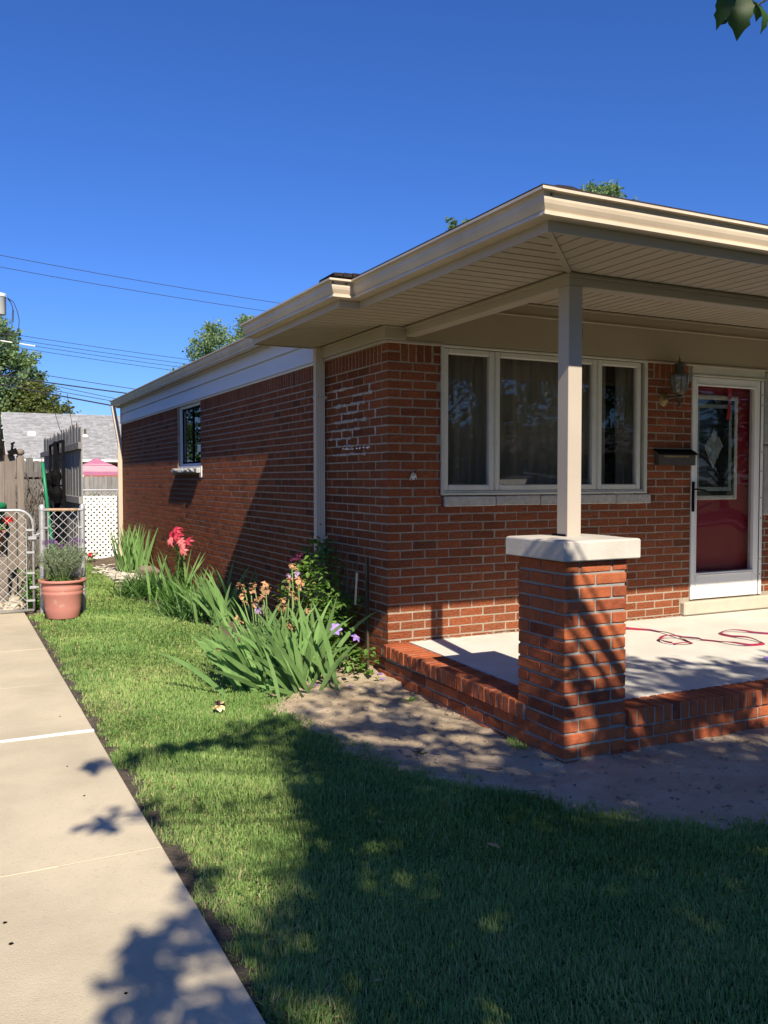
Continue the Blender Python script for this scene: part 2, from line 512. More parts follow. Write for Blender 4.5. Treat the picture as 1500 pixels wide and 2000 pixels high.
M['yellow'] = surf('pale_stamen', (0.75, 0.68, 0.35), None, 9, 0.6)
M['red_flower'] = surf('scarlet_petal', (0.60, 0.012, 0.010), (0.70, 0.03, 0.02), 20, 0.5, transl=0.2)
M['rock'] = surf('limestone_rubble', (0.36, 0.31, 0.23), (0.58, 0.52, 0.42), 9, 0.9, 0.8, 30, bdist=0.03)
M['stone_grey'] = surf('grey_brown_stone', (0.16, 0.13, 0.105), (0.27, 0.22, 0.18), 18, 0.9, 0.6, 40)
M['chip'] = surf('pale_stone_chip', (0.42, 0.38, 0.33), (0.62, 0.58, 0.52), 20, 0.9, var=0.35, source='attr')
M['clod'] = surf('soil_clod', (0.22, 0.17, 0.12), (0.36, 0.29, 0.21), 25, 0.95, var=0.25, source='attr')
M['bark'] = surf('grey_bark', (0.10, 0.085, 0.07), (0.20, 0.175, 0.15), 12, 0.95, 1.0, 30, stretch=(2, 2, 0.4), bdist=0.04)
LF = [(0.0, (0.022, 0.055, 0.012)), (0.5, (0.045, 0.100, 0.020)), (1.0, (0.085, 0.150, 0.032))]
M['leaf'] = surf('shade_tree_leaf', (0.8, 0.8, 0.8), (1.15, 1.15, 1.15), 2, 0.5, source='attr', ramp=LF, transl=0.3, spec=0.35)
LF2 = [(0.0, (0.11, 0.18, 0.085)), (0.5, (0.19, 0.285, 0.13)), (1.0, (0.28, 0.375, 0.18))]
M['leaf_far'] = surf('far_tree_leaf', (0.85, 0.85, 0.85), (1.15, 1.1, 1.1), 0.6, 0.6, source='attr', ramp=LF2, transl=0.4)
LF3 = [(0.0, (0.085, 0.115, 0.030)), (0.5, (0.15, 0.195, 0.06)), (1.0, (0.23, 0.225, 0.07))]
M['leaf_olive'] = surf('olive_tree_leaf', (0.85, 0.85, 0.85), (1.15, 1.1, 1.1), 0.6, 0.6, source='attr', ramp=LF3, transl=0.4)
M['pinkcloth'] = surf('pink_canopy_cloth', (0.62, 0.36, 0.42), (0.68, 0.42, 0.47), 3, 0.8, transl=0.25)
M['rosecloth'] = surf('rose_canopy_cloth', (0.45, 0.17, 0.28), (0.50, 0.20, 0.32), 3, 0.8, transl=0.25)
M['far_brick'] = surf('far_red_brick', (0.27, 0.085, 0.055), (0.34, 0.115, 0.075), 5, 0.9)
M['greenplastic'] = surf('green_plastic', (0.012, 0.17, 0.075), (0.016, 0.20, 0.09), 4, 0.4)
M['transformer'] = surf('transformer_grey', (0.62, 0.63, 0.62), (0.66, 0.67, 0.66), 3, 0.4)
M['cable'] = surf('dark_cable', (0.03, 0.03, 0.035), None, 3, 0.6)
M['carpaint'] = surf('dark_car_paint', (0.09, 0.095, 0.105), None, 3, 0.5, metal=0.2)
M['tyre'] = surf('tyre_rubber', (0.02, 0.02, 0.02), None, 3, 0.8)
M['chrome'] = surf('chrome_trim', (0.75, 0.75, 0.76), None, 3, 0.12, metal=1.0)
M['carglass'] = surf('car_window', (0.012, 0.013, 0.015), None, 3, 0.05, spec=0.7)
M['hose'] = surf('red_flat_hose', (0.36, 0.020, 0.040), (0.13, 0.030, 0.085), 5, 0.4, var=0.1, source='attr', spec=0.5)
M['hose_blue'] = surf('hose_dark_side', (0.12, 0.035, 0.11), None, 12, 0.4)
M['plaster'] = surf('white_bracket', (0.62, 0.58, 0.46), (0.72, 0.68, 0.56), 40, 0.7, 0.3, 90)

# ------------------------------------------------------------------ ground
GZ = -0.26                      # path level; the porch floor edge is z = 0
PATH_X = -2.27
SOIL = [(-1.13, -.57), (-1.02, -1.15), (-1.0, -1.6), (-.80, -2.05), (-.55, -2.47), (-.40, -2.72), (-.33, -2.9), (-.16, -3.1), (.2, -3.36), (1.0, -3.6), (7, -3.7),
        (7, -2.0), (.2, -2.0), (.2, .9), (-.4, .9), (-.75, .55), (-.98, .1)]
BED = [(-1.0, .15), (-.93, .9), (-.62, 2.0), (-.50, 3.0), (-.60, 3.65), (-.73, 4.85), (-.90, 6.0), (-.90, 6.7), (-.72, 8.0), (-.60, 9.6), (-.68, 10.8), (-.85, 12.4), (.1, 12.4), (.1, .15)]

def poly_dist(x, y, poly):
    """signed distance, positive inside"""
    d = np.full(x.shape, 1e9)
    n = len(poly)
    for i in range(n):
        ax, ay = poly[i]
        bx, by = poly[(i + 1) % n]
        ex, ey = bx - ax, by - ay
        t = np.clip(((x - ax) * ex + (y - ay) * ey) / (ex * ex + ey * ey), 0, 1)
        d = np.minimum(d, np.hypot(x - ax - t * ex, y - ay - t * ey))
    return np.where(in_poly(x, y, poly), d, -d)

def fbm(x, y, s, o=4, seed=0.0):
    out = np.empty(len(x))
    for i in range(len(x)):
        out[i] = mnoise.fractal(V((x[i] * s, y[i] * s, seed)), 1.0, 2.1, o)
    return out

def soil_height(x, y):
    """level of the bare soil and the bed"""
    z = -0.285 + 0.0 * x
    near_wall = np.exp(-np.clip(-x, 0, 9) / .28) * (y > -.3)
    z = z + 0.055 * near_wall
    z = z + 0.03 * np.exp(-((x + .55) ** 2 + (y - .05) ** 2) / .18)
    return z

def grid_mesh(name, x0, x1, y0, y1, step, zfun, keep, m, **props):
    nx, ny = int((x1 - x0) / step) + 1, int((y1 - y0) / step) + 1
    gx, gy = np.meshgrid(np.linspace(x0, x1, nx), np.linspace(y0, y1, ny))
    X, Y = gx.ravel(), gy.ravel()
    Z = zfun(X, Y)
    k = keep(X, Y).reshape(ny, nx)
    fs = []
    for j in range(ny - 1):
        for i in range(nx - 1):
            if k[j, i] or k[j, i + 1] or k[j + 1, i] or k[j + 1, i + 1]:
                a = j * nx + i
                fs.append((a, a + 1, a + nx + 1, a + nx))
    me = bpy.data.meshes.new(name)
    me.from_pydata(np.stack([X, Y, Z], 1).tolist(), [], fs)
    me.polygons.foreach_set('use_smooth', [True] * len(me.polygons))
    me.materials.append(m)
    return link(name, me, None, **props)

mb = MB()
mb.add([(-400, -400, -.36), (400, -400, -.36), (400, 400, -.36), (-400, 400, -.36)], [(0, 1, 2, 3)])
mb.build('ground', M['far_ground'], kind='structure')

LAWN = [(PATH_X, -9), (7, -9), (7, -2.1), (0, -2.1), (0, 12.6), (-2.0, 12.6), (-2.0, 4.9), (PATH_X, 4.75)]
mb = MB()
mb.add([(x, y, -.302) for x, y in [(PATH_X - .02, -9.3), (7, -9.3), (7, 0), (.1, 0), (.1, 13), (-2.0, 13), (-2.0, 5.0), (PATH_X - .02, 4.8)]], [tuple(range(8))])
mb.build('lawn', M['lawn_soil'], kind='structure')

def soil_z(X, Y):
    d = poly_dist(X, Y, SOIL)
    return soil_height(X, Y) + 0.014 * fbm(X, Y, 2.2, 3) + 0.012 * fbm(X, Y, 9, 4, 3.3) + 0.006 * fbm(X, Y, 34, 3, 7.1) - 0.05 * np.clip(-d / .12, 0, 1)
grid_mesh('bare_soil', -1.4, 4.0, -3.95, .95, .026, soil_z, lambda X, Y: (poly_dist(X, Y, SOIL) > -.1) & ~((X > .12) & (Y > -2.05)), M['soil'], kind='structure')
def bed_z(X, Y):
    d = poly_dist(X, Y, BED)
    return soil_height(X, Y) - .004 + 0.02 * fbm(X, Y, 3, 3, 1) + 0.016 * fbm(X, Y, 14, 3, 5) - 0.05 * np.clip(-d / .12, 0, 1)
grid_mesh('garden_bed', -1.15, .06, .1, 12.4, .045, bed_z, lambda X, Y: (poly_dist(X, Y, BED) > -.1) & ~(poly_dist(X, Y, SOIL) > .08), M['mulch'], kind='structure')
# dark trench of dirt along the path edge
def edge_z(X, Y):
    return -.286 + 0.012 * fbm(X, Y, 9, 3, 2) + 0.008 * fbm(X, Y, 30, 3, 4) - .03 * np.clip((X - PATH_X - .10) / .06, 0, 1)
grid_mesh('path_edge_dirt', PATH_X - .005, PATH_X + .19, -4.6, 4.9, .022, edge_z, lambda X, Y: X > -99, M['dirt_edge'], kind='structure')

# concrete path: cast slabs with joints
path = thing('concrete_path', '', '', (PATH_X - .6, 0, GZ))
del path['label'], path['category']
path['kind'] = 'structure'
cuts = [-9.0, -6.2, -4.32, -2.39, -.48, .95, 2.46, 3.9, 5.4, 6.9, 8.4, 10.0]
for i in range(len(cuts) - 1):
    mb = MB()
    a, b = cuts[i] + .0022, cuts[i + 1] - .0022
    if cuts[i] == -.48:
        a += .012
    mb.cbox((-4.15, a, GZ - .10), (PATH_X, b, GZ - .0006 * (i % 2)), .002, .0004)
    mb.build('slab', M['path'], path)
mb = MB()
for c_ in cuts[1:-1]:
    if c_ == -.48:
        continue
    x = -4.15
    while x < PATH_X - .01:
        w = min(random.uniform(.05, .3), PATH_X - .004 - x)
        d_ = random.choice((.0012, .0016, .0022, .006))
        mb.box((x, c_ - .0040, GZ - .06), (x + w, c_ + .0040, GZ - d_))
        x += w
mb.build('joint_sand', M['mortar'], path, kind='stuff')
mb = MB()
for k in range(24):
    x0 = PATH_X - k * .08
    w = .016 + random.uniform(-.003, .003)
    y = -.475 + random.uniform(-.003, .003)
    mb.prism([(x0 - .081, y - w), (x0, y - w), (x0, y + w), (x0 - .081, y + w)], 'z', GZ - .02, GZ + .006)
mb.build('joint_filler', M['caulk'], path)

# ------------------------------------------------------------------ brick house
C_ = .06985                     # course height
L_ = .21935                     # brick length with its joint
JT = .011
def zj(k):
    return (30.4 - k) * C_
house = thing('brick_house', 'single-storey red brick house with tan eaves and a crimson front door', 'house', (0, 0, GZ))
HX, HY = 9.0, 11.38
WIN = (.476, 2.612, 1.157, 2.36)
DOOR = (3.172, 4.125, .02, 2.36)
SWIN = (5.57, 6.86, 1.395, 2.36)
STEP = (3.05, 9.0, .012, .14)

front = MB()      # mortar backing, with openings
for x0, x1, z0, z1 in ((0, .476, -.3, 2.5), (.476, 2.612, -.3, 1.06), (2.612, 3.172, -.3, 2.5), (4.125, HX, -.3, 2.5)):
    front.box((x0 + (.002 if x0 == 0 else 0), .002, z0), (x1, .115, z1))
front.box((.476, .002, 2.36), (2.612, .115, 2.5))
front.box((3.172, .002, 2.26), (4.125, .115, 2.5))
front_wall = front.build('front_wall', M['mortar'], house)
side = MB()
for y0, y1, z0, z1 in ((.115, 5.57, -.4, 2.75), (5.57, 6.86, -.4, 1.40), (5.57, 6.86, 2.36, 2.75), (6.86, HY, -.4, 2.75)):
    side.box((.002, y0, z0), (.115, y1, z1))
side_wall = side.build('side_wall', M['mortar'], house)
mb = MB()
mb.box((0, HY, -.4), (HX, HY + .12, 2.75)).box((HX, 0, -.4), (HX + .12, HY + .12, 2.75))
mb.build('rear_wall', M['far_brick'], house)

bricks = []       # (centre, size, face axis, wall part)
def put(wall, u0, u1, z0, z1, depth=.095, prot=0.0):
    """one brick of a wall between u0..u1 along it"""
    if wall == 'f':
        bricks.append((V(((u0 + u1) / 2, depth / 2 - prot, (z0 + z1) / 2)), V((u1 - u0, depth, z1 - z0)), 'y', front_wall))
    else:
        bricks.append((V((depth / 2 - prot, (u0 + u1) / 2, (z0 + z1) / 2)), V((depth, u1 - u0, z1 - z0)), 'x', side_wall))

def run(wall, k, umax, openings):
    z1, z0 = zj(k) - JT / 2, zj(k + 1) + JT / 2
    odd = k % 2 != 0
    lead = odd if wall == 'f' else not odd          # this row's corner brick shows its long face on this wall
    u = 0.0
    n = 0
    while u < umax:
        if n == 0:
            ln = L_ - JT / 2 if lead else None
            a, b = 0.0, L_ - JT / 2
            nxt = L_
            if not lead:
                a, b = None, None
                nxt = .5 * L_ if True else 0
        else:
            a, b, nxt = u + JT / 2, u + L_ - JT / 2, u + L_
        if a is not None and b > a:
            if n > 0:
                s = random.uniform(-.003, .003)
                a, b = a + s, b + s
            b = min(b, umax)
            segs = [(a, b)]
            for o0, o1, oz0, oz1 in openings:
                if z1 > oz0 + .02 and z0 < oz1 - .02:
                    ns = []
                    for s0, s1 in segs:
                        if s1 <= o0 or s0 >= o1:
                            ns.append((s0, s1))
                        else:
                            if s0 < o0 - .03:
                                ns.append((s0, o0 - .004))
                            if s1 > o1 + .03:
                                ns.append((o1 + .004, s1))
                    segs = ns
            for s0, s1 in segs:
                put(wall, s0, s1, z0, z1, .095 if n else .104, random.uniform(-.0008, .0012) if n else .0005)
        u = nxt
        n += 1

for k in range(-1, 31):
    run('f', k, 4.9, [WIN, DOOR, (WIN[0] + .015, 2.665, 1.06, 1.16), STEP])
for k in range(-1, 35):
    run('s', k, HY, [SWIN])
ZS = zj(-1)
# top band: bricks standing on end
def soldiers(wall, u0, u1):
    u = u0
    while u + .05 < u1:
        put(wall, u + JT / 2, u + C_ - JT / 2, ZS + JT / 2, ZS + .195, prot=random.uniform(-.0008, .0012))
        u += C_
for z in (ZS, ZS + .079):
    bricks.append((V((.0525, .0525, z + .0395)), V((.105, .105, .079 - JT)), 'y', front_wall))
    put('f', .405, .468, z + JT / 2, z + .079 - JT / 2)
    put('f', 2.625, 2.70, z + JT / 2, z + .079 - JT / 2)
soldiers('f', .112, .40)
soldiers('f', 2.71, 3.16)
soldiers('s', .112, 5.56)
soldiers('s', 6.87, HY)

def score(c, s, ax):
    n = V((0, -1, 0)) if ax == 'y' else V((-1, 0, 0))
    p = pix(c)
    if p is None or not (-20 < p[0] < 1520 and -20 < p[1] < 2020):
        return 0
    d = c - CAM_LOC
    if n.dot(d) > 0:
        return 0
    a = s.x * s.z if ax == 'y' else s.y * s.z
    hid = .15 if (1015 < p[0] < 1230 and p[1] > 1060) or (1090 < p[0] < 1137) or (580 < p[0] < 720 and p[1] > 1080) else 1
    return hid * a * abs(n.dot(d)) / d.length ** 3

order = sorted(range(len(bricks)), key=lambda i: -score(*bricks[i][:3]))
single = set(order[:298])
cache = {}
def brick_mesh(s, m, nvar=3, ch=.0025, jit=.0016):
    key = (round(s.x, 3), round(s.y, 3), round(s.z, 3), random.randrange(nvar), m.name)
    if key not in cache:
        b = MB()
        b.cbox(-s / 2, s / 2, ch, jit)
        cache[key] = b.mesh('brick', m)
    return cache[key]
rest = MB()
for i, (c, s, ax, wall) in enumerate(bricks):
    if i in single:
        o = link('brick', brick_mesh(s, M['brick_o']), wall)
        o.location = c
        ms = o.data.dimensions if hasattr(o.data, 'dimensions') else s
    elif score(c, s, ax) > 0 or c.y < 1 or c.x < .2:
        rnd = random.random()
        f = .0025
        h = s / 2
        if ax == 'y':
            y0, y1 = c.y - h.y, c.y + h.y
            vs = [(c.x - h.x, y1, c.z - h.z), (c.x + h.x, y1, c.z - h.z), (c.x + h.x, y1, c.z + h.z), (c.x - h.x, y1, c.z + h.z),
                  (c.x - h.x, y0 + f, c.z - h.z), (c.x + h.x, y0 + f, c.z - h.z), (c.x + h.x, y0 + f, c.z + h.z), (c.x - h.x, y0 + f, c.z + h.z),
                  (c.x - h.x + f, y0, c.z - h.z + f), (c.x + h.x - f, y0, c.z - h.z + f), (c.x + h.x - f, y0, c.z + h.z - f), (c.x - h.x + f, y0, c.z + h.z - f)]
        else:
            x0, x1 = c.x - h.x, c.x + h.x
            vs = [(x1, c.y + h.y, c.z - h.z), (x1, c.y - h.y, c.z - h.z), (x1, c.y - h.y, c.z + h.z), (x1, c.y + h.y, c.z + h.z),
                  (x0 + f, c.y + h.y, c.z - h.z), (x0 + f, c.y - h.y, c.z - h.z), (x0 + f, c.y - h.y, c.z + h.z), (x0 + f, c.y + h.y, c.z + h.z),
                  (x0, c.y + h.y - f, c.z - h.z + f), (x0, c.y - h.y + f, c.z - h.z + f), (x0, c.y - h.y + f, c.z + h.z - f), (x0, c.y + h.y - f, c.z + h.z - f)]
        fs = [(8, 9, 10, 11), (4, 5, 9, 8), (5, 6, 10, 9), (6, 7, 11, 10), (7, 4, 8, 11), (0, 1, 5, 4), (1, 2, 6, 5), (2, 3, 7, 6), (3, 0, 4, 7)]
        rest.add(vs, fs, rnd)
rest.build('brickwork', M['brick_s'], house, kind='stuff')

# smeared repair mortar on the side wall beside the corner
mb = MB()
for k, y0, y1, th in ((1, .62, 1.05, .010), (2, .28, .62, .012), (3, .42, 1.05, .013), (4, .55, .9, .010), (5, .38, 1.0, .013), (6, .50, 1.08, .010), (7, .70, 1.1, .010), (8, .55, .95, .009), (9, .40, 1.05, .009)):
    y = y0
    while y < y1:
        w = random.uniform(.03, .07)
        t = th * random.uniform(.6, 1.7) * .8
        z = zj(k) + random.uniform(-.003, .003)
        mb.cbox((-.0035 - random.uniform(0, .002), y, z - t), (.03, y + w, z + t), .003, .002)
        y += w * .9
for k in range(16):
    kk = random.randrange(1, 8)
    y = (random.randrange(1, 5) + (0 if kk % 2 == 0 else .5)) * L_
    mb.cbox((-.003, y - .009 - random.uniform(0, .004), zj(kk + 1)), (.03, y + .009 + random.uniform(0, .004), zj(kk)), .002, .002)
mb.build('repair_mortar', M['mortar_patch'], side_wall, kind='stuff')
mb = MB()
for k in range(26):
    y = random.uniform(.30, .86)
    z = zj(8.35) + random.uniform(-.004, .01) + .0 * y
    mb.cbox((-.005, y, z - .004), (.02, y + random.uniform(.01, .035), z + random.uniform(.002, .006)), .0015, .001)
mb.build('white_smear', M['caulk'], side_wall)

# picture window
W = link('picture_window', None, house) if False else None
def frame_bars(mb, x0, x1, z0, z1, w, y0, y1, ch=.004):
    mb.cbox((x0, y0, z0), (x0 + w, y1, z1), ch)
    mb.cbox((x1 - w, y0, z0), (x1, y1, z1), ch)
    mb.cbox((x0 + w - .001, y0 + .0006, z0), (x1 - w + .001, y1, z0 + w), ch)
    mb.cbox((x0 + w - .001, y0 + .0006, z1 - w), (x1 - w + .001, y1, z1), ch)
mb = MB()
frame_bars(mb, .470, 2.616, 1.157, 2.352, .020, -.022, .10)
mb.cbox((2.585, -.018, 1.158), (2.612, .10, 2.35), .003)
mb.cbox((.478, -.012, 1.175), (2.60, .06, 1.192), .003)
win = mb.build('picture_window', M['frame'], house)
for x0, x1 in ((.490, .970), (.984, 2.040), (2.054, 2.545)):
    mb = MB()
    frame_bars(mb, x0, x1, 1.194, 2.328, .046, -.012, .05, .007)
    s = mb.build('sash', M['sash'], win)
    mb = MB()
    mb.box((x0 + .040, .020, 1.235), (x1 - .040, .024, 2.288))
    mb.build('pane', M['glass'], win)
for x in (.977, 2.047):
    mb = MB()
    mb.cbox((x - .006, -.004, 1.194), (x + .006, .05, 2.328), .002)
    mb.build('mullion', M['frame'], win)
# the room behind, with long curtains
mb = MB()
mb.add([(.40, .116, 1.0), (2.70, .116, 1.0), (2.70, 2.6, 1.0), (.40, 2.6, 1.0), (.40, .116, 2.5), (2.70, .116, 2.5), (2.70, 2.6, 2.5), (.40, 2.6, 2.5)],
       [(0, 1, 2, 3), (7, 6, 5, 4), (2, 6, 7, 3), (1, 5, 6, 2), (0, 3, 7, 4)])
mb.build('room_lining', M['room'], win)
def curtain(x0, x1, y, amp, per):
    mb = MB()
    n = int((x1 - x0) / .012)
    vs, fs = [], []
    for i in range(n + 1):
        x = x0 + (x1 - x0) * i / n
        o = amp * math.sin(x / per * 6.283 + 1.3 * math.sin(x * 7)) + .4 * amp * math.sin(x / per * 13.1)
        vs += [(x, y + o, 1.02), (x + .01 * math.sin(x * 31), y + o * .8, 2.45)]
    for i in range(n):
        fs.append((2 * i, 2 * i + 2, 2 * i + 3, 2 * i + 1))
    mb.add(vs, fs)
    return mb.build('curtain', M['curtain'], win, smooth=True)
curtain(.42, 2.33, .20, .028, .15)
curtain(2.42, 2.68, .21, .028, .11)
# stone sill under it
xs = [.497, .99, 1.44, 1.72, 2.26, 2.665]
sillp = None
for i in range(5):
    mb = MB()
    mb.cbox((xs[i] + .003, -.022 + random.uniform(-.003, .003), 1.066), (xs[i + 1] - .003, .10, 1.150), .007, .003)
    mb.build('sill_stone', M['sill'], front_wall)

# side window with a rock-faced sill
mb = MB()
def yframe(mb, y0, y1, z0, z1, w, x0, x1):
    mb.cbox((x0, y0, z0), (x1, y0 + w, z1), .004)
    mb.cbox((x0, y1 - w, z0), (x1, y1, z1), .004)
    mb.cbox((x0 + .0006, y0 + w - .001, z0), (x1, y1 - w + .001, z0 + w), .004)
    mb.cbox((x0 + .0006, y0 + w - .001, z1 - w), (x1, y1 - w + .001, z1), .004)
yframe(mb, 5.572, 6.858, 1.452, 2.352, .055, .035, .11)
mb.cbox((.01, 5.575, 1.44), (.10, 6.85, 1.468), .004)
swin = mb.build('side_window', M['blue_frame'], house)
mb = MB()
yframe(mb, 5.62, 6.215, 1.505, 2.30, .03, .055, .085)
yframe(mb, 6.20, 6.81, 1.505, 2.30, .03, .062, .092)
mb.build('sash', M['black'], swin)
mb = MB()
mb.box((.070, 5.62, 1.51), (.074, 6.81, 2.30))
mb.build('pane', M['glass_dark'], swin)
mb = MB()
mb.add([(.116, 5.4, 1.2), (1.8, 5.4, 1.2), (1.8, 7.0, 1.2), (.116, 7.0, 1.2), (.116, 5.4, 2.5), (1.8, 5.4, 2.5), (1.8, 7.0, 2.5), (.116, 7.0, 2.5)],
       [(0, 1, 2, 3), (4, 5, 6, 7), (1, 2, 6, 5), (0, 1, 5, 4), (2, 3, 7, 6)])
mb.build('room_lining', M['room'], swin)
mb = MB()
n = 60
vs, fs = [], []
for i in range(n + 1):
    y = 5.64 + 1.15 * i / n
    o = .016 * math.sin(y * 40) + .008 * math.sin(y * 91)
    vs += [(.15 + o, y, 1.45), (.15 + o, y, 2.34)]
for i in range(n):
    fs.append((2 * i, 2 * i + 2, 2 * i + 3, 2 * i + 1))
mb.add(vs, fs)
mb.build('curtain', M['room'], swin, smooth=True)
mb = MB()
mb.box((.0655, 5.72, 1.66), (.0685, 5.98, 1.76))
mb.build('sticker', M['white'], swin)
mb = MB()
n, k = 40, 4
vs, fs = [], []
for i in range(n + 1):
    y = 5.56 + (6.93 - 5.56) * i / n
    for j, (z, o) in enumerate(((1.375, 0), (1.388, .010), (1.41, .016), (1.432, .010), (1.442, 0))):
        vs.append((-.062 - (o + random.uniform(-.012, .012) if 0 < j < 4 else .0), y, z))
for i in range(n):
    for j in range(4):
        a = i * 5 + j
        fs.append((a, a + 1, a + 6, a + 5))
mb.add(vs, fs)
mb.box((-.060, 5.56, 1.374), (.03, 6.93, 1.4425))
mb.build('sill', M['sill_rock'], swin)
mb = MB()
mb.cbox((-.010, 5.50, 1.31), (.008, 5.60, 1.462), .003)
mb.build('painted_return', M['white'], swin)

# front door: crimson door behind a white storm door
mb = MB()
mb.box((3.20, .085, .14), (4.10, .13, 2.24))
door = mb.build('front_door', M['red_door'], house)
mb = MB()
frame_bars(mb, 3.225, 3.860, 1.085, 2.085, .045, .066, .10, .010)
mb.build('window_frame', M['sash'], door)
mb = MB()
mb.box((3.265, .074, 1.125), (3.82, .078, 2.045))
mb.build('window_glass', M['carglass'], door)
mb = MB()
frame_bars(mb, 3.31, 3.775, 1.17, 2.0, .038, .070, .0735, .001)
mb.build('glass_border', M['lead'], door)
mb = MB()
dm = [(3.537, 1.777), (3.649, 1.593), (3.53, 1.385), (3.413, 1.589)]
cx, cz = 3.532, 1.588
def lerp2(a, b, t):
    return (a[0] + (b[0] - a[0]) * t, a[1] + (b[1] - a[1]) * t)
for q in ([dm[0], lerp2(dm[0], dm[1], .5), (cx, cz), lerp2(dm[0], dm[3], .5)], [lerp2(dm[0], dm[1], .5), dm[1], lerp2(dm[1], dm[2], .5), (cx, cz)],
          [(cx, cz), lerp2(dm[1], dm[2], .5), dm[2], lerp2(dm[2], dm[3], .5)], [lerp2(dm[0], dm[3], .5), (cx, cz), lerp2(dm[2], dm[3], .5), dm[3]]):
    ctr = (sum(p[0] for p in q) / 4, sum(p[1] for p in q) / 4)
    qq = [lerp2(p, ctr, .05) for p in q]
    mb.add([(p[0], .069, p[1]) for p in qq] + [(ctr[0], .063, ctr[1])], [(0, 1, 4), (1, 2, 4), (2, 3, 4), (3, 0, 4)])
mb.build('diamond_bevel', M['lead'], door)
mb = MB()
for a, b in ((dm[3], lerp2(dm[2], dm[3], .5)), (lerp2(dm[0], dm[3], .5), lerp2(dm[1], dm[2], .5)), (lerp2(dm[0], dm[1], .5), dm[1]), (dm[2], lerp2(dm[2], dm[3], .45))):
    mb.obox((a[0], .064, a[1]), (b[0], .064, b[1]), .005, .007)
mb.build('came', M['came'], door)
mb = MB()
vs, fs = [], []
for i in range(15):
    t = i / 14
    x = 3.722 + .008 * math.sin(t * 5)
    w = .020 + .004 * math.sin(t * 9)
    vs += [(x - w, .058 + .004 * math.sin(t * 14), 2.17 - t * .31), (x + w, .058 - .004 * math.sin(t * 11), 2.17 - t * .31)]
for i in range(14):
    fs.append((2 * i, 2 * i + 1, 2 * i + 3, 2 * i + 2))
mb.add(vs, fs)
mb.build('ribbon', M['ribbon'], door, smooth=True)

mb = MB()
mb.cbox((3.176, -.012, .150), (3.226, .06, 2.238), .005)
mb.cbox((4.000, -.012, .150), (4.120, .06, 2.238), .005)
mb.cbox((3.226, -.0112, 2.165), (4.000, .06, 2.238), .005)
mb.cbox((3.226, -.0112, .150), (4.000, .06, .400), .005)
storm = mb.build('storm_door', M['white'], house)
mb = MB()
frame_bars(mb, 3.222, 4.004, .385, 2.172, .014, -.018, .02, .003)
mb.build('glass_stop', M['white'], storm)
mb = MB()
mb.box((3.23, .018, .395), (3.998, .022, 2.168))
mb.build('storm_glass', M['glass_door'], storm)
mb = MB()
frame_bars(mb, 3.236, 4.00, .232, .382, .010, -.020, 0, .003)
mb.cbox((3.20, -.02, .156), (4.01, .0, .19), .004)
mb.build('kick_panel', M['white'], storm)
mb = MB()
mb.cbox((4.064, -.020, .15), (4.070, .0, 2.235), .002)
for z in (.35, .50, .9, 1.1, 1.36, 1.55, 2.0, 2.1):
    mb.lathe([(0, .0), (.006, .0), (.005, .003), (0, .003)], (0, 0, 0), 8) if False else mb.cbox((4.089, -.017, z - .006), (4.099, -.010, z + .006), .002)
mb.build('hinge_rail', M['bronze'], storm)
mb = MB()
mb.cbox((3.168, -.040, .98), (3.188, -.012, 1.26), .005)
mb.tube([(3.18, -.035, 1.19), (3.20, -.055, 1.19), (3.31, -.055, 1.175)], .008)
mb.build('handle', M['black'], storm)
mb = MB()
mb.cbox((3.172, -.02, 2.242), (4.13, .06, 2.262), .004)
mb.cbox((3.172, -.012, 2.264), (4.13, .06, 2.36), .004)
mb.build('head_trim', M['frame'], storm)
mb = MB()
z = .165
for h in (.42, .48, .30, .52, .55):
    mb.cbox((4.135, -.004 + random.uniform(-.006, .002), z), (4.55, .10, z + h - .010), .008, .004)
    z += h
jamb_z = .90
mb2 = MB()
mb2.cbox((4.135, -.016, .93), (4.55, .10, 1.62), .012, .004)
mb2.cbox((4.135, -.018, 1.632), (4.55, .10, 2.335), .012, .004)
mb2.build('jamb_stone', M['stone_block'], front_wall)

# boards above the brickwork
mb = MB()
mb.cbox((-.03, -.030, 2.335), (.48, .006, 2.356), .003)
mb.build('brick_trim', M['tan'], house)
mb = MB()
mb.cbox((2.612, -.030, 2.335), (5.6, .006, 2.352), .003)
mb.build('brick_trim', M['tan'], house)
mb = MB()
mb.cbox((-.032, -.0282, 2.3345), (.006, 1.26, 2.3555), .003)
mb.build('brick_trim', M['tan'], house)
mb = MB()
mb.cbox((.232, -.020, 2.356), (5.6, .006, 2.634), .003)
mb.cbox((.1355, -.0195, 2.357), (.2315, .006, 2.47), .002)
mb.build('wall_panel', M['tan_panel'], house)
mb = MB()
mb.cbox((1.868, -.0215, 2.50), (1.871, .006, 2.633), .0005)
mb.build('panel_seam', M['bronze'], house)
mb = MB()
mb.cbox((.232, -.038, 2.635), (5.6, .006, 2.73), .003)
mb.cbox((.232, -.048, 2.722), (5.6, .006, 2.738), .003)
mb.cbox((.232, -.046, 2.630), (5.6, .006, 2.644), .003)
mb.build('cornice_board', M['tan_panel'], house)
mb = MB()
mb.cbox((-.050, -.050, 2.357), (.135, .006, 2.458), .003)
mb.cbox((-.050, .006, 2.357), (.006, 1.25, 2.458), .003)
mb.cbox((-.058, -.058, 2.442), (.135, .0, 2.4585), .003)
mb.cbox((-.058, -.0, 2.442), (.0, 1.25, 2.4585), .003)
mb.build('frieze_board', M['tan_panel'], house)

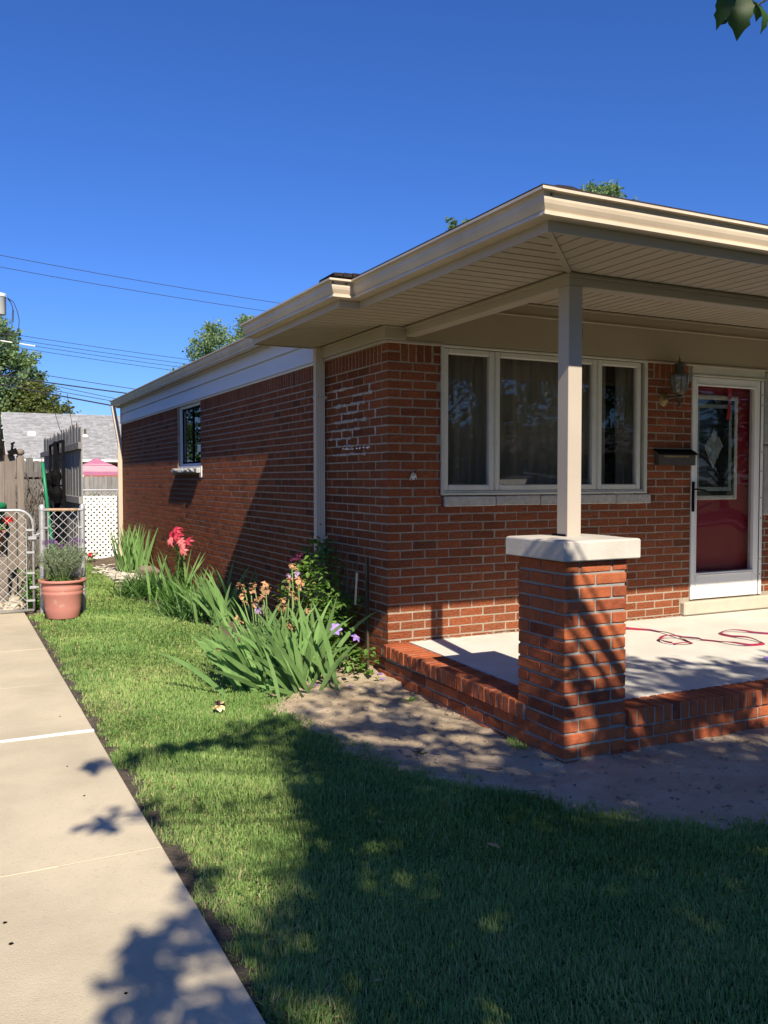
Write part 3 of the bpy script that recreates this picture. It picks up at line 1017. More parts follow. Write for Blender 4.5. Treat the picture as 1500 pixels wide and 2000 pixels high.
# clapboards under the long eave
siding = MB()
siding.cbox((-.012, 1.262, 2.336), (.004, HY + .03, 2.358), .003)
siding = siding.build('siding_trim', M['siding'], house)
for z0, z1 in ((2.359, 2.535), (2.537, 2.72)):
    mb = MB()
    mb.prism([(-.032, z0), (.002, z0), (.002, z1 - .003), (-.006, z1 - .003)], 'y', 1.262, HY + .03)
    mb.build('clapboard', M['siding'], house)
mb = MB()
mb.cbox((-.026, HY + .01, 2.36), (.0, HY + .06, 2.71), .003)
mb.build('siding_edge', M['siding'], house)

# beams and post-side trim under the porch roof
mb = MB()
mb.cbox((.132, -2.025, 2.386), (.232, -.0215, 2.75), .004)
mb.cbox((.2322, -2.025, 2.3865), (6.2, -1.93, 2.75), .004)
beam = mb.build('porch_beam', M['tan'], house)
mb = MB()
mb.cbox((.120, -2.040, 2.438), (6.2, -2.024, 2.4588), .002)
mb.cbox((.117, -2.024, 2.438), (.1335, -.06, 2.4588), .002)
mb.build('beam_trim', M['tan'], beam)

# soffit boards: outside the beams they meet in a mitre, inside they run to the wall
FX, FXR, FY = -.489, -.644, -2.654
soffit = MB()
soffit.box((FX - .0, FY, 2.474), (6.2, -2.0, 2.49)).box((FX, -1.9999, 2.474), (.2, .0, 2.49)).box((FXR, -.55, 2.4742), (FX - .0001, 1.3, 2.49)).box((FX, .0001, 2.474), (0, 1.3, 2.49))
soffit.box((.2, -1.93, 2.754), (6.2, .1, 2.76))
soffit = soffit.build('soffit', M['black'], house)
BW = .105
slope = (-2.025 - FY) / (.132 - FX)
def soffit_board(poly, z=2.460, t=.010):
    mb = MB()
    mb.prism(poly, 'z', z, z + t)
    mb.build('soffit_board', M['tan'], soffit)
g = .013
y = FY + .012
i = 0
while y < 1.28:                 # left strip: boards run out from the beam to the fascia
    y1 = min(y + BW - g, 1.29)
    xo = FX if y < -.55 else FXR
    xi0 = xi1 = .118 if y < -.06 else -.055
    if y < -2.025:
        xi0 = FX + (y - FY) / slope
    if y1 < -2.025:
        xi1 = FX + (y1 - FY) / slope
    xi0, xi1 = min(xi0, .118) - .012, min(xi1, .118) - .012
    if xi0 > xo + .01:
        soffit_board([(xo + .004, y), (max(xi0, xo + .01), y), (max(xi1, xo + .01), y1), (xo + .004, y1)])
    elif xi1 > xo + .02:
        soffit_board([(xo + .004, y), (xo + .008, y), (xi1, y1), (xo + .004, y1)])
    y += BW
x = FX + .012
while x < 6.1:                  # front strip
    x1 = x + BW - g
    yi0 = min(FY + (x - FX) * slope, -2.040) - .012
    yi1 = min(FY + (x1 - FX) * slope, -2.040) - .012
    if yi1 > FY + .02:
        soffit_board([(x, FY + .004), (x1, FY + .004), (x1, yi1), (x, max(yi0, FY + .006))])
    x += BW
mb = MB()
mb.obox((FX, FY, 2.4585), (.118, -2.042, 2.4585), .030, .010)
mb.build('mitre_strip', M['tan'], soffit)
x = .236
while x < 5.6:                  # porch ceiling
    mb = MB()
    mb.box((x, -1.925, 2.742), (x + BW - g, -.05, 2.752))
    mb.build('ceiling_board', M['tan'], soffit)
    x += BW

def sweep(path, prof, closed_ends=True):
    """profile (outward, z) swept along a plan polyline whose outside is on its left"""
    mb = MB()
    n = len(path)
    nm = []
    for i in range(n - 1):
        d = (V(path[i + 1]) - V(path[i])).normalized()
        nm.append(V((-d.y, d.x)))
    vs = []
    for i in range(n):
        if i == 0:
            o = nm[0]
        elif i == n - 1:
            o = nm[-1]
        else:
            o = (nm[i - 1] + nm[i])
            o = o / (o.length_squared / 2) if o.length > .01 else nm[i]
        for d, z in prof:
            vs.append((path[i][0] + o.x * d, path[i][1] + o.y * d, z))
    m = len(prof)
    fs = []
    for i in range(n - 1):
        for j in range(m - 1):
            a = i * m + j
            fs.append((a, a + 1, a + m + 1, a + m))
    if closed_ends:
        fs.append(tuple(range(m)))
        fs.append(tuple((n - 1) * m + j for j in reversed(range(m))))
    mb.add(vs, fs)
    return mb

FASCIA = [(6.2, FY), (FX, FY), (FX, -.55), (FXR, -.55), (FXR, 1.30)]
sweep(FASCIA, [(0, 2.452), (.010, 2.452), (.010, 2.53), (0, 2.53)]).build('fascia', M['tan'], house)
GP = [(.011, 2.503), (.088, 2.503), (.088, 2.517), (.076, 2.519), (.078, 2.526), (.086, 2.538), (.094, 2.552), (.099, 2.568), (.100, 2.596), (.104, 2.600),
      (.128, 2.602), (.128, 2.615), (.120, 2.617), (.118, 2.606), (.090, 2.604), (.090, 2.57), (.07, 2.53), (.016, 2.51), (.016, 2.60), (.011, 2.60)]
gutter = sweep(FASCIA, GP).build('gutter', M['gutter'], house)
# folded corner pieces with their rivets
mb = MB()
def corner_piece(px, py, ax, s):
    """strip of the corner sleeve lying on the gutter face from the corner along an axis"""
    out = []
    for d, z in GP[1:12]:
        out.append((d + .0025, z))
    for w0, w1 in ((0, .045),):
        vs = []
        for w in (w0, w1):
            for d, z in out:
                if ax == 'x':
                    vs.append((px - d + (w + (0 if w else 0)) if w == 0 else px - .1 + w, py - d, z))
                else:
                    vs.append((px - d, py - d if w == 0 else py - .1 + w, z))
        m = len(out)
        mb.add(vs, [(j, j + 1, m + j + 1, m + j) for j in range(m - 1)])
corner_piece(FX, FY, 'x', 1)
mb.build('corner_sleeve', M['gutter'], gutter)
mb = MB()
for x, y in ((FX - .062, FY - .103), (FXR - .095, -.653), (FXR + .005, -.653)):
    mb.cbox((x - .006, y - .004, 2.584), (x + .006, y + .006, 2.596), .002)
mb.build('rivet', M['bronze'], gutter)
G2 = [(d, z + .178) for d, z in GP]
mb = sweep([(-.074, 1.22), (-.074, HY + .22)], G2)
mb.build('gutter', M['gutter'], house)
mb = MB()
mb.cbox((-.074, 1.26, 2.665), (-.06, HY + .20, 2.79), .002)
mb.cbox((-.0599, 1.26, 2.665), (.004, HY + .20, 2.68), .002)
mb.build('fascia', M['tan'], house)
# closing board at the end of the porch eave
mb = MB()
mb.prism([(FXR, 2.452), (-.004, 2.452), (-.004, 2.72), (-.2, 2.72), (FXR, 2.60)], 'y', 1.30, 1.312)
mb.build('eave_end_board', M['tan'], house)

# roof
SL = .36
def zl(x):
    return 2.632 + SL * (x + .60)
RX = 4.5
rv = []
mb = MB()
ry = -2.76 + (RX + .60)
top = zl(RX)
quad = lambda pts: mb.add(pts + [(p[0], p[1], p[2] - .03) for p in pts], [tuple(range(len(pts))), tuple(range(2 * len(pts) - 1, len(pts) - 1, -1))] + [(i, len(pts) + i, len(pts) + (i + 1) % len(pts), (i + 1) % len(pts)) for i in range(len(pts))])
quad([(-.60, -2.76, zl(-.60)), (RX, ry, top), (RX, HY - 4, top), (-.13, HY + .25, zl(-.13)), (-.13, 1.28, zl(-.13)), (-.70, 1.28, zl(-.70)), (-.70, -.60, zl(-.70)), (-.60, -.60, zl(-.60))])
quad([(-.60, -2.76, zl(-.60)), (10.0, -2.76, zl(-.60)), (10.0, ry, top), (RX, ry, top)])
quad([(RX, ry, top), (10, ry, top), (10, HY - 4, top), (RX, HY - 4, top)])
quad([(RX, HY - 4, top), (10, HY - 4, top), (10, HY + .3, zl(-.13)), (-.13, HY + .25, zl(-.13))])
roof = mb.build('roof', M['shingle'], house)
# hip caps and the shingle courses that show above the gutters
for i in range(2, 18):
    t = i * .14
    c = V((-.585 + t, -2.745 + t, zl(-.60 + t) + .012 + .010 * (i == 0)))
    mb = MB()
    vs = []
    for j, (w, h) in enumerate(((-.13, -.040), (-.07, -.012), (0, .004), (.07, -.012), (.13, -.040))):
        for a, dz in ((-.10, .018), (.09, .034)):
            q = c + V((1, 1, SL)).normalized() * a + V((1, -1, 0)).normalized() * w + V((0, 0, h + dz - .02))
            vs.append(q)
    fs = [(2 * j, 2 * j + 1, 2 * j + 3, 2 * j + 2) for j in range(4)]
    mb.add(vs + [v - V((0, 0, .008)) for v in vs], fs + [tuple(10 + k for k in reversed(f)) for f in fs] + [(2 * j, 2 * j + 2, 2 * j + 12, 2 * j + 10) for j in range(4)], random.random())
    mb.build('hip_cap', M['shingle'], roof)
mb = MB()
n, m_ = 16, 5
vs, fs = [], []
for j in range(m_ + 1):
    e = j / m_ * math.pi / 2
    for k in range(n):
        a = 6.283 * k / n
        vs.append((-.40 + .165 * math.cos(e) * math.cos(a), -2.60 + .10 * math.cos(e) * math.sin(a), 2.618 + .066 * math.sin(e)))
for j in range(m_):
    for k in range(n):
        fs.append((j * n + k, j * n + (k + 1) % n, (j + 1) * n + (k + 1) % n, (j + 1) * n + k))
mb.add(vs, fs)
mb.build('hip_cap', M['shingle'], roof, smooth=True)
for i in range(4):
    y = -.64 + i * .21
    for j, (dx, zz) in enumerate(((.0, 2.640), (.055, 2.662))):
        mb = MB()
        mb.cbox((-.735 + dx, y + j * .07, zz - .014 - i * .008), (-.55 + dx, y + .205 + j * .07, zz + random.uniform(-.002, .004) - i * .008), .003, .003, random.random())
        mb.build('shingle', M['shingle'], roof)
for i in range(3):
    mb = MB()
    mb.cbox((-.735 + i * .07, -.665, 2.632), (-.67 + i * .07, -.40, 2.652 + .006 * i + random.uniform(0, .006)), .003, .003, random.random())
    mb.build('shingle', M['shingle'], roof)
for i in range(22):
    x = -.45 + i * .30
    mb = MB()
    mb.cbox((x, -2.735, 2.622), (x + .295, -2.55, 2.640 + random.uniform(0, .006) - .005 * min(i, 3) / 3), .003, .003, random.random())
    mb.build('shingle', M['shingle'], roof)

# downspouts
def corrugated(mb, x0, x1, y0, y1, z0, z1):
    n = 5
    pts = []
    for i in range(n * 2 + 1):
        pts.append((x0 + (x1 - x0) * i / (2 * n), y0 + (.004 if i % 2 else 0)))
    for i in range(1, n * 2 + 1):
        pts.append((x1 - (.0 if i % 2 else 0), y0 + (y1 - y0) * i / (2 * n)))
    for i in range(1, n * 2 + 1):
        pts.append((x1 - (x1 - x0) * i / (2 * n), y1))
    for i in range(1, n * 2):
        pts.append((x0 + (.004 if i % 2 else 0), y1 - (y1 - y0) * i / (2 * n)))
    mb.prism(pts, 'z', z0, z1)
mb = MB()
corrugated(mb, -.098, -.018, 1.215, 1.285, -.16, 2.452)
ds = mb.build('downspout', M['pipe'], house)
for z in (.75, 2.0):
    mb = MB()
    mb.cbox((-.102, 1.211, z), (.004, 1.289, z + .025), .003)
    mb.build('strap', M['pipe'], ds)
mb = MB()
corrugated(mb, -.095, -.020, 11.30, 11.365, -.20, 1.93)
pts = [(-.175, 11.33, 2.69), (-.165, 11.33, 2.62), (-.062, 11.33, 2.00), (-.058, 11.33, 1.92)]
for a, b in zip(pts[:-1], pts[1:]):
    mb.obox(a, b, .065, .075)
ds2 = mb.build('downspout', M['pipe'], house)

# ------------------------------------------------------------------ porch
def pz(y):
    return .021 * y             # the slab drains to the front
porch = thing('porch', 'white concrete porch floor edged with standing red bricks', 'porch', (1.5, -1.1, GZ))
PX = -.03
PFY = -2.215
mb = MB()
ya, yb = -2.02, .004
for x0, x1 in ((.185, 2.3385), (2.3415, 6.0)):
    mb = MB()
    vs = [(x0, yb, pz(0) + .004), (x1, yb, pz(0) + .004), (x1, ya, pz(ya) + .004), (x0, ya, pz(ya) + .004)]
    vs2 = [(p[0], p[1], -.3) for p in vs]
    mb.add(vs + vs2, [(0, 1, 2, 3), (3, 2, 6, 7), (0, 3, 7, 4), (1, 2, 6, 5)])
    mb.build('floor_slab', M['slab'], porch)
mb = MB()
mb.box((PX + .008, PFY + .03, -.4), (.19, .0, pz(-2) - .085)).box((.19, PFY + .008, -.4), (6.0, -2.03, pz(-2.2) - .085))
mb.box((PX + .014, -1.80, -.16), (.186, .0, -.052)).box((.42, PFY + .014, -.18), (6, -2.03, -.062))
core = mb.build('mortar_bed', M['mortar_new'], porch)
def pbrick(c, s, rx=0.0, parent=porch, mt='pier_brick'):
    o = link('brick', brick_mesh(s, M[mt], 3, .005, .002), parent)
    o.location = c
    if rx:
        o.rotation_euler[0] = rx
    return o
mb = MB()
y = -.012
while y > -1.80:
    mb.box((PX - .009, y - .0665, pz(y) - .094), (PX + .196, y - .0565, pz(y) - .0005))
    y -= .0682
x = .425
while x < 5.9:
    mb.box((x + .0565, PFY - .009, pz(-2.1) - .094), (x + .0665, PFY + .196, pz(-2.1) - .0005))
    x += .0682
mb.build('mortar_joints', M['mortar_new'], porch, kind='stuff')
y = -.012
while y > -1.80:                # standing bricks along the left side
    pbrick(V((PX + .105 - .012 + random.uniform(-.003, .003), y - .029, pz(y) - .045)), V((.215, .058, .098)), .021)
    y -= .0682
x = .425
while x < 5.9:                  # and along the front
    if x < 3.4:
        pbrick(V((x + .029, PFY + .105 - .012 + random.uniform(-.003, .003), pz(-2.1) - .045)), V((.058, .215, .098)))
    x += .0682
for k in range(4):              # laid bricks below them
    z = pz(-1) - .100 - .0375 - k * .0745
    y = -.0 + (.11 if k % 2 else 0)
    while y > -1.78:
        pbrick(V((PX + .048, y - .1, z)), V((.095, .206, .064)), .0)
        y -= .217
    zf = pz(-2.2) - .100 - .0375 - k * .0745
    x = .42 - (.11 if k % 2 else 0)
    while x < 3.4:
        if x > .30:
            pbrick(V((x + .103, PFY + .048, zf)), V((.206, .095, .064)))
        x += .217
mb = MB()
mb.cbox((STEP[0] + .008, -.055, .014), (5.5, .085, .138), .012, .003)
mb.build('doorstep', M['step'], porch)
mb = MB()
for k in range(90):
    x = random.uniform(.2, 4.2)
    mb.cbox((x, -.012 - random.uniform(0, .012), -.002), (x + random.uniform(.01, .05), .006, .006 + random.uniform(0, .008)), .002, .002)
mb.build('mortar_crumbs', M['mortar'], porch, kind='stuff')

# brick pier with its cap, and the post on it
pier = thing('porch_pier', 'square red brick pier with a thick pale stone cap at the porch corner', 'brick pier', (.19, -2.01, GZ))
PS = .440
P0, P1 = V((PX, PFY)), V((PX + PS, PFY + PS))
mb = MB()
mb.box((P0.x + .009, P0.y + .009, -.42), (P1.x - .009, P1.y - .009, .84))
mb.build('mortar_core', M['mortar_new'], pier)
CP = .0740
for k in range(16):
    z = .838 - CP * k - CP / 2 - .004
    h = .060
    a, w = .2145, .100
    def pb(x, y, sx, sy):
        o = pbrick(V((x, y, z + random.uniform(-.0015, .0015))), V((sx, sy, h)), 0, pier)
        o.rotation_euler[2] = random.uniform(-.006, .006)
    cx_, cy_ = (P0.x + P1.x) / 2, (P0.y + P1.y) / 2
    m_ = PS / 2
    if k % 2 == 0:
        for sx in (-1, 1):
            for sy in (-1, 1):
                pb(cx_ + sx * (m_ - w / 2), cy_ + sy * (a / 2 + .0055), w, a)
            pb(cx_, cy_ + sx * (m_ - w / 2), .216, w)
    else:
        for sx in (-1, 1):
            for sy in (-1, 1):
                pb(cx_ + sx * (a / 2 + .0055), cy_ + sy * (m_ - w / 2), a, w)
            pb(cx_ + sx * (m_ - w / 2), cy_, w, .216)
mb = MB()
a = .052
x0, x1, y0, y1 = P0.x - a, P1.x + a, P0.y - a, P1.y + a
rings = []
for z, i in ((.838, .004), (.843, .0), (.938, .0), (.946, .005), (.949, .015), (.953, .12), (.955, .24)):
    rings.append([(x0 + i, y0 + i, z), (x1 - i, y0 + i, z), (x1 - i, y1 - i, z), (x0 + i, y1 - i, z)])
sub = 6
def ring_pts(r):
    out = []
    for j in range(4):
        p, q = V(r[j]), V(r[(j + 1) % 4])
        for t in range(sub):
            v = p.lerp(q, t / sub)
            out.append(v + V((mnoise.noise(v * 9), mnoise.noise(v * 9 + V((5, 5, 5))), mnoise.noise(v * 7 + V((9, 1, 3))))) * .003)
    return out
allp = [ring_pts(r) for r in rings]
n = 4 * sub
vs = [p for r in allp for p in r]
fs = [(i * n + j, i * n + (j + 1) % n, (i + 1) * n + (j + 1) % n, (i + 1) * n + j) for i in range(len(rings) - 1) for j in range(n)]
fs.append(tuple((len(rings) - 1) * n + j for j in range(n)))
fs.append(tuple(reversed(range(n))))
mb.add(vs, fs)
mb.build('cap', M['cap'], pier)

pillar = thing('porch_column', 'slender square tan metal-wrapped post standing on the brick pier', 'column', (.176, -1.984, .958))
mb = MB()
mb.cbox((.127, -2.034, .950), (.225, -1.936, 2.3855), .003)
col = mb.build('shaft', M['post'], pillar)
mb = MB()
mb.cbox((.118, -2.020, .955), (.234, -1.90, .967), .002)
mb.build('base_plate', M['black'], pillar)
mb = MB()
for z in (1.3, 2.1):
    mb.cbox((.174, -2.0352, z), (.179, -2.033, z + .005), .0005)
mb.build('nail', M['galv'], pillar)

# ------------------------------------------------------------------ things fixed to the front wall
mail = thing('mailbox', 'flat dark metal mailbox on the brick wall left of the door', 'mailbox', (2.94, 0, 1.42))
mb = MB()
mb.prism([(-.004, 1.41), (-.062, 1.41), (-.062, 1.515), (-.050, 1.525), (-.004, 1.535)], 'x', 2.715, 3.165)
mb.build('box', M['bronze'], mail)
mb = MB()
mb.prism([(-.002, 1.560), (-.002, 1.545), (-.066, 1.520), (-.068, 1.506), (-.072, 1.507), (-.071, 1.527)], 'x', 2.705, 3.175)
mb.build('lid', M['black'], mail)
mb = MB()
mb.cbox((2.78, -.0645, 1.484), (3.08, -.061, 1.500), .001)
mb.build('slot_plate', M['brass'], mail)
mb = MB()
mb.tube([(3.16, -.066, 1.517), (3.185, -.078, 1.511), (3.186, -.078, 1.503)], .004, 6)
mb.build('flag_hook', M['black'], mail)

lamp = thing('wall_lantern', 'old dark lantern with smoky glass and brass boss on the brick wall', 'wall lamp', (2.89, 0, 2.02))
mb = MB()
LC = (2.89, -.125, 0)
mb.lathe([(.0, 2.24), (.078, 2.238), (.088, 2.231), (.088, 2.222), (.076, 2.219)], LC, 16)
mb.lathe([(.052, 2.24), (.046, 2.25), (.044, 2.30), (.058, 2.312), (.058, 2.318), (.03, 2.334), (.010, 2.342), (.006, 2.355), (.009, 2.364), (.004, 2.374), (.002, 2.40), (0, 2.41)], LC, 16)
mb.build('cap', M['bronze'], lamp)
mb = MB()
prof = [(.050, 2.064), (.066, 2.09), (.078, 2.14), (.084, 2.19), (.083, 2.219)]
mb.lathe(prof, LC, 16)
mb.build('lamp_glass', M['lamp_glass'], lamp, smooth=True)
mb = MB()
for k in range(8):
    a = k * math.pi / 4 + .2
    mb.tube([(LC[0] + (r_ + .002) * math.cos(a), LC[1] + (r_ + .002) * math.sin(a), z) for r_, z in prof], .0035, 6)
mb.build('rib', M['bronze'], lamp)
mb = MB()
mb.lathe([(.0, 2.066), (.054, 2.066), (.046, 2.055), (.03, 2.046), (.02, 2.038), (.034, 2.030), (.034, 2.024), (.012, 2.014), (.010, 1.985), (.014, 1.968), (.008, 1.955), (.018, 1.948), (.016, 1.938), (.004, 1.930), (0, 1.928)], LC, 16)
mb.tube([(2.89, -.118, 2.03), (2.875, -.075, 2.028), (2.845, -.045, 2.02), (2.83, -.012, 2.01)], .011, 8)
mb.build('arm', M['bronze'], lamp)
mb = MB()
n = 20
vs, fs = [], []
for j, (r_, o) in enumerate(((.056, .0), (.056, .010), (.046, .018), (.030, .020), (.026, .034), (.016, .050), (0.001, .055))):
    for k in range(n):
        a = 2 * math.pi * k / n
        vs.append((2.818 + r_ * math.cos(a), -o, 2.005 + r_ * 1.05 * math.sin(a)))
for j in range(6):
    for k in range(n):
        fs.append((j * n + k, j * n + (k + 1) % n, (j + 1) * n + (k + 1) % n, (j + 1) * n + k))
mb.add(vs, fs)
mb.build('boss', M['brass'], lamp, smooth=True)

br = thing('broken_bracket', 'small broken cream bracket on the brick wall left of the picture window', 'bracket', (.215, 0, 1.30))
mb = MB()
mb.prism([(.186, 1.277), (.250, 1.283), (.246, 1.305), (.238, 1.327), (.226, 1.318), (.222, 1.338), (.206, 1.326)], 'y', -.012, -.001)
mb.build('plate', M['plaster'], br)
mb = MB()
for x, z in ((.198, 1.285), (.236, 1.288), (.220, 1.318)):
    mb.cbox((x - .005, -.017, z - .005), (x + .005, -.011, z + .005), .002)
mb.tube([(.222, -.006, 1.335), (.238, -.012, 1.352), (.250, -.010, 1.360)], .003, 6)
mb.build('screw', M['black'], br)

# red flat hose lying in loops on the porch
hz = [(1.55, -.10), (1.86, -.20), (2.136, -.319), (2.20, -.37), (2.273, -.443), (2.29, -.58), (2.255, -.753), (2.235, -.86), (2.214, -.931), (2.19, -.985), (2.115, -1.001),
      (2.04, -.98), (2.005, -.91), (2.02, -.82), (2.09, -.765), (2.184, -.768), (2.27, -.82), (2.33, -.89), (2.431, -1.016), (2.45, -1.13), (2.50, -1.22), (2.634, -1.25), (2.71, -1.23),
      (2.735, -1.15), (2.73, -1.05), (2.70, -.93), (2.69, -.83), (2.74, -.765), (2.83, -.76), (2.95, -.82), (3.063, -.95), (3.3, -1.2), (3.8, -1.5)]
def spline(p, n=6):
    out = []
    for i in range(len(p) - 1):
        a, b, c, d = V(p[max(i - 1, 0)]), V(p[i]), V(p[i + 1]), V(p[min(i + 2, len(p) - 1)])
        for k in range(n):
            t = k / n
            out.append(.5 * ((2 * b) + (c - a) * t + (2 * a - 5 * b + 4 * c - d) * t * t + (3 * b - a - 3 * c + d) * t ** 3))
    out.append(V(p[-1]))
    return out
hp = spline([(x, y) for x, y in hz], 6)
hose = thing('flat_hose', 'dark red flat hose looped on the white porch floor', 'hose', (2.2, -.8, 0))
mb, mb2 = MB(), MB()
vs = []
for i, p in enumerate(hp):
    d = (hp[min(i + 1, len(hp) - 1)] - hp[max(i - 1, 0)]).normalized()
    s = V((-d.y, d.x))
    lift = .006 + .014 * max(0, math.sin(i * .23)) + (.010 if 68 < i < 104 else 0)
    tw = .9 * math.sin(i * .11)
    w = .0095
    z = pz(p.y) + lift
    for a, dz in ((-w, -.4 * tw * .016), (w, .4 * tw * .016)):
        vs.append((p.x + s.x * a, p.y + s.y * a, z + dz + .002))
        vs.append((p.x + s.x * a, p.y + s.y * a, z + dz + .0085))
fs = []
for i in range(len(hp) - 1):
    a = 4 * i
    fs += [(a + 1, a + 3, a + 7, a + 5), (a, a + 4, a + 6, a + 2), (a, a + 1, a + 5, a + 4), (a + 2, a + 6, a + 7, a + 3)]
mb.add(vs, fs)
mb.build('tube', M['hose'], hose, smooth=False)

# ------------------------------------------------------------------ planting helpers
def sword(base, az, lean, length, width, curl=0.3, fold=.25, seg=7, twist=0.0, flat=False):
    """one strap-shaped leaf: returns vertices and faces"""
    vs, fs = [], []
    base = V(base)
    d = V((math.cos(az), math.sin(az), 0))
    s = V((-math.sin(az + twist), math.cos(az + twist), 0))
    p = base.copy()
    th = lean
    for i in range(seg + 1):
        t = i / seg
        w = width * .5 * (min(1, .62 + t * 1.3) if t < .3 else 1) * (1 - max(0, (t - .45) / .55) ** 1.7)
        up = V((0, 0, 1)) * math.cos(th) + d * math.sin(th)
        nrm = d * math.cos(th) - V((0, 0, 1)) * math.sin(th)
        if flat:                    # iris leaves stand edge-on in their fan: the blade's plane holds the direction it leans in
            vs += [p - nrm * w, p - s * w * fold * .5, p + nrm * w]
        else:
            vs += [p - s * w, p - nrm * w * fold, p + s * w]
        th += curl / seg * (0.3 + 1.4 * t)
        p = p + up * length / seg
    for i in range(seg):
        a = i * 3
        fs += [(a, a + 1, a + 4, a + 3), (a + 1, a + 2, a + 5, a + 4)]
    return vs, fs

def petal_blob(mb, c, r, seed, flat=1.0, n=7, rnd=.5):
    """crumpled flower mass: several bent petals round a point"""
    rg = random.Random(seed)
    for k in range(n):
        a = rg.uniform(0, 6.28)
        e = rg.uniform(-.9, 1.1)
        d = V((math.cos(a) * math.cos(e), math.sin(a) * math.cos(e), math.sin(e) * flat))
        s = d.cross(V((0, 0, 1)))
        if s.length < .1:
            s = V((1, 0, 0))
        s.normalize()
        t = s.cross(d)
        L = r * rg.uniform(.7, 1.25)
        w = r * rg.uniform(.35, .6)
        vs = []
        for q, ww, b in ((.1, .3, 0), (.5, 1, .15), (.85, .9, -.1), (1.1, .3, -.45)):
            m_ = c + d * L * q + t * b * r
            j = rg.uniform(-.25, .25) * r
            vs += [m_ - s * w * ww + t * j, m_ + t * rg.uniform(-.2, .2) * r, m_ + s * w * ww - t * j]
        fs = []
        for i in range(3):
            fs += [(i * 3, i * 3 + 1, i * 3 + 4, i * 3 + 3), (i * 3 + 1, i * 3 + 2, i * 3 + 5, i * 3 + 4)]
        mb.add(vs, fs, rg.random())

def star_flower(mb, c, nrm, r, n, width, bend, rot=0.0, pts=5):
    nrm = V(nrm).normalized()
    u = nrm.cross(V((0, 0, 1)))
    if u.length < .1:
        u = V((1, 0, 0))
    u.normalize()
    v = nrm.cross(u)
    for k in range(n):
        a = rot + 2 * math.pi * k / n
        d = u * math.cos(a) + v * math.sin(a)
        s = nrm.cross(d)
        vs = []
        prof = (0.25, .75, 1.0, .7, .02)
        for i in range(5):
            t = i / 4
            w = width * r * prof[i]
            m_ = c + d * r * (.05 + .95 * t) + nrm * (bend * r * (t * .5 - t * t * .8) + .02 * r)
            vs += [m_ - s * w + nrm * w * .15, m_ + nrm * 0, m_ + s * w + nrm * w * .15]
        fs = []
        for i in range(4):
            fs += [(i * 3, i * 3 + 1, i * 3 + 4, i * 3 + 3), (i * 3 + 1, i * 3 + 2, i * 3 + 5, i * 3 + 4)]
        mb.add(vs, fs, .5)

def gz(x, y):
    return float(soil_height(np.array([x]), np.array([y]))[0])

def fan_plant(name, label, cat, c, n, spread, length, width, lean=(0.1, .9), az_bias=None, mt='iris', rx=.15, ry=.15, curl=.35, group=None, seed=1, part='leaf', joined=False):
    rg = random.Random(seed)
    t = thing(name, label, cat, (c[0], c[1], gz(c[0], c[1])), group)
    big = MB()
    for i in range(n):
        bx, by = c[0] + rg.gauss(0, rx), c[1] + rg.gauss(0, ry)
        az = rg.uniform(0, 6.283)
        if az_bias and rg.random() < az_bias[2]:
            az = rg.gauss(az_bias[0], az_bias[1])
        elif mt == 'iris':
            az = rg.gauss(0, .5)
        le = rg.uniform(*lean)
        L = length * rg.uniform(.62, 1.08)
        vs, fs = sword((bx, by, gz(bx, by) - .02), az, le, L, width * rg.uniform(.75, 1.15), curl * rg.uniform(.3, 1.7), rg.uniform(.1, .35), 7, rg.uniform(-.9, .9) if mt != 'iris' else rg.uniform(-.35, .35), mt == 'iris')
        if joined:
            big.add(vs, fs, rg.random())
        else:
            mb = MB()
            mb.add(vs, fs, rg.random())
            mb.build(part, M[mt], t, smooth=True)
    if joined:
        big.build('foliage', M[mt], t, smooth=True, kind='stuff')
    return t

def bloom_stalk(t, base, top, blooms, bend=0.05, mt='stem', r=.006):
    base, top = V(base), V(top)
    mid = base.lerp(top, .5) + V((random.uniform(-bend, bend), random.uniform(-bend, bend), 0))
    pts = [base.lerp(mid, i / 4).lerp(mid.lerp(top, i / 4), i / 4) for i in range(5)]
    mb = MB()
    mb.tube(pts, [r * 1.2, r * 1.1, r, r * .9, r * .7], 6)
    st = mb.build('stalk', M[mt], t, smooth=True)
    for (dx, dy, dz, rr, mm) in blooms:
        mb = MB()
        c = top + V((dx, dy, dz))
        petal_blob(mb, c, rr, random.random(), n=8)
        mb.build('withered_bloom' if mm == 'spent' else 'bloom', M[mm], t, smooth=True)

# --- large iris clump beside the house corner
iris = fan_plant('iris_clump', 'large bearded iris clump with blue-green sword leaves and mostly withered blooms', 'iris plant', (-.80, .22), 150, 1, .69, .037, (.04, .88), (3.1, .50, .80), rx=.17, ry=.20, curl=.6, seed=4)
def iris_fan(t, c, azs, L, w, seed):
    rg = random.Random(seed)
    for az, le in azs:
        mb = MB()
        vs, fs = sword((c[0] + rg.uniform(-.02, .02), c[1] + rg.uniform(-.02, .02), gz(*c) - .02), az, le, L * rg.uniform(.8, 1.08), w * rg.uniform(.85, 1.1), rg.uniform(.02, .3), .18, 8, rg.uniform(-.3, .3), True)
        mb.add(vs, fs, rg.random())
        mb.build('leaf', M['iris'], t, smooth=True)
iris_fan(iris, (-.735, -.03), [(3.3, .45), (3.1, .30), (3.4, .16), (.4, .06), (0, .20), (.2, .30), (3.0, .62), (3.2, .85), (2.9, .2), (3.2, .05)], .52, .040, 3)
iris_fan(iris, (-.545, .12), [(3.1, .16), (3.2, .05), (0, .03), (.1, .12), (-.1, .22), (3.0, .30), (2.8, .2), (.3, .2)], .64, .040, 5)
iris_fan(iris, (-.62, .24), [(3.1, .3), (3.3, .12), (.1, .1), (0, .3), (2.8, .5)], .55, .036, 8)
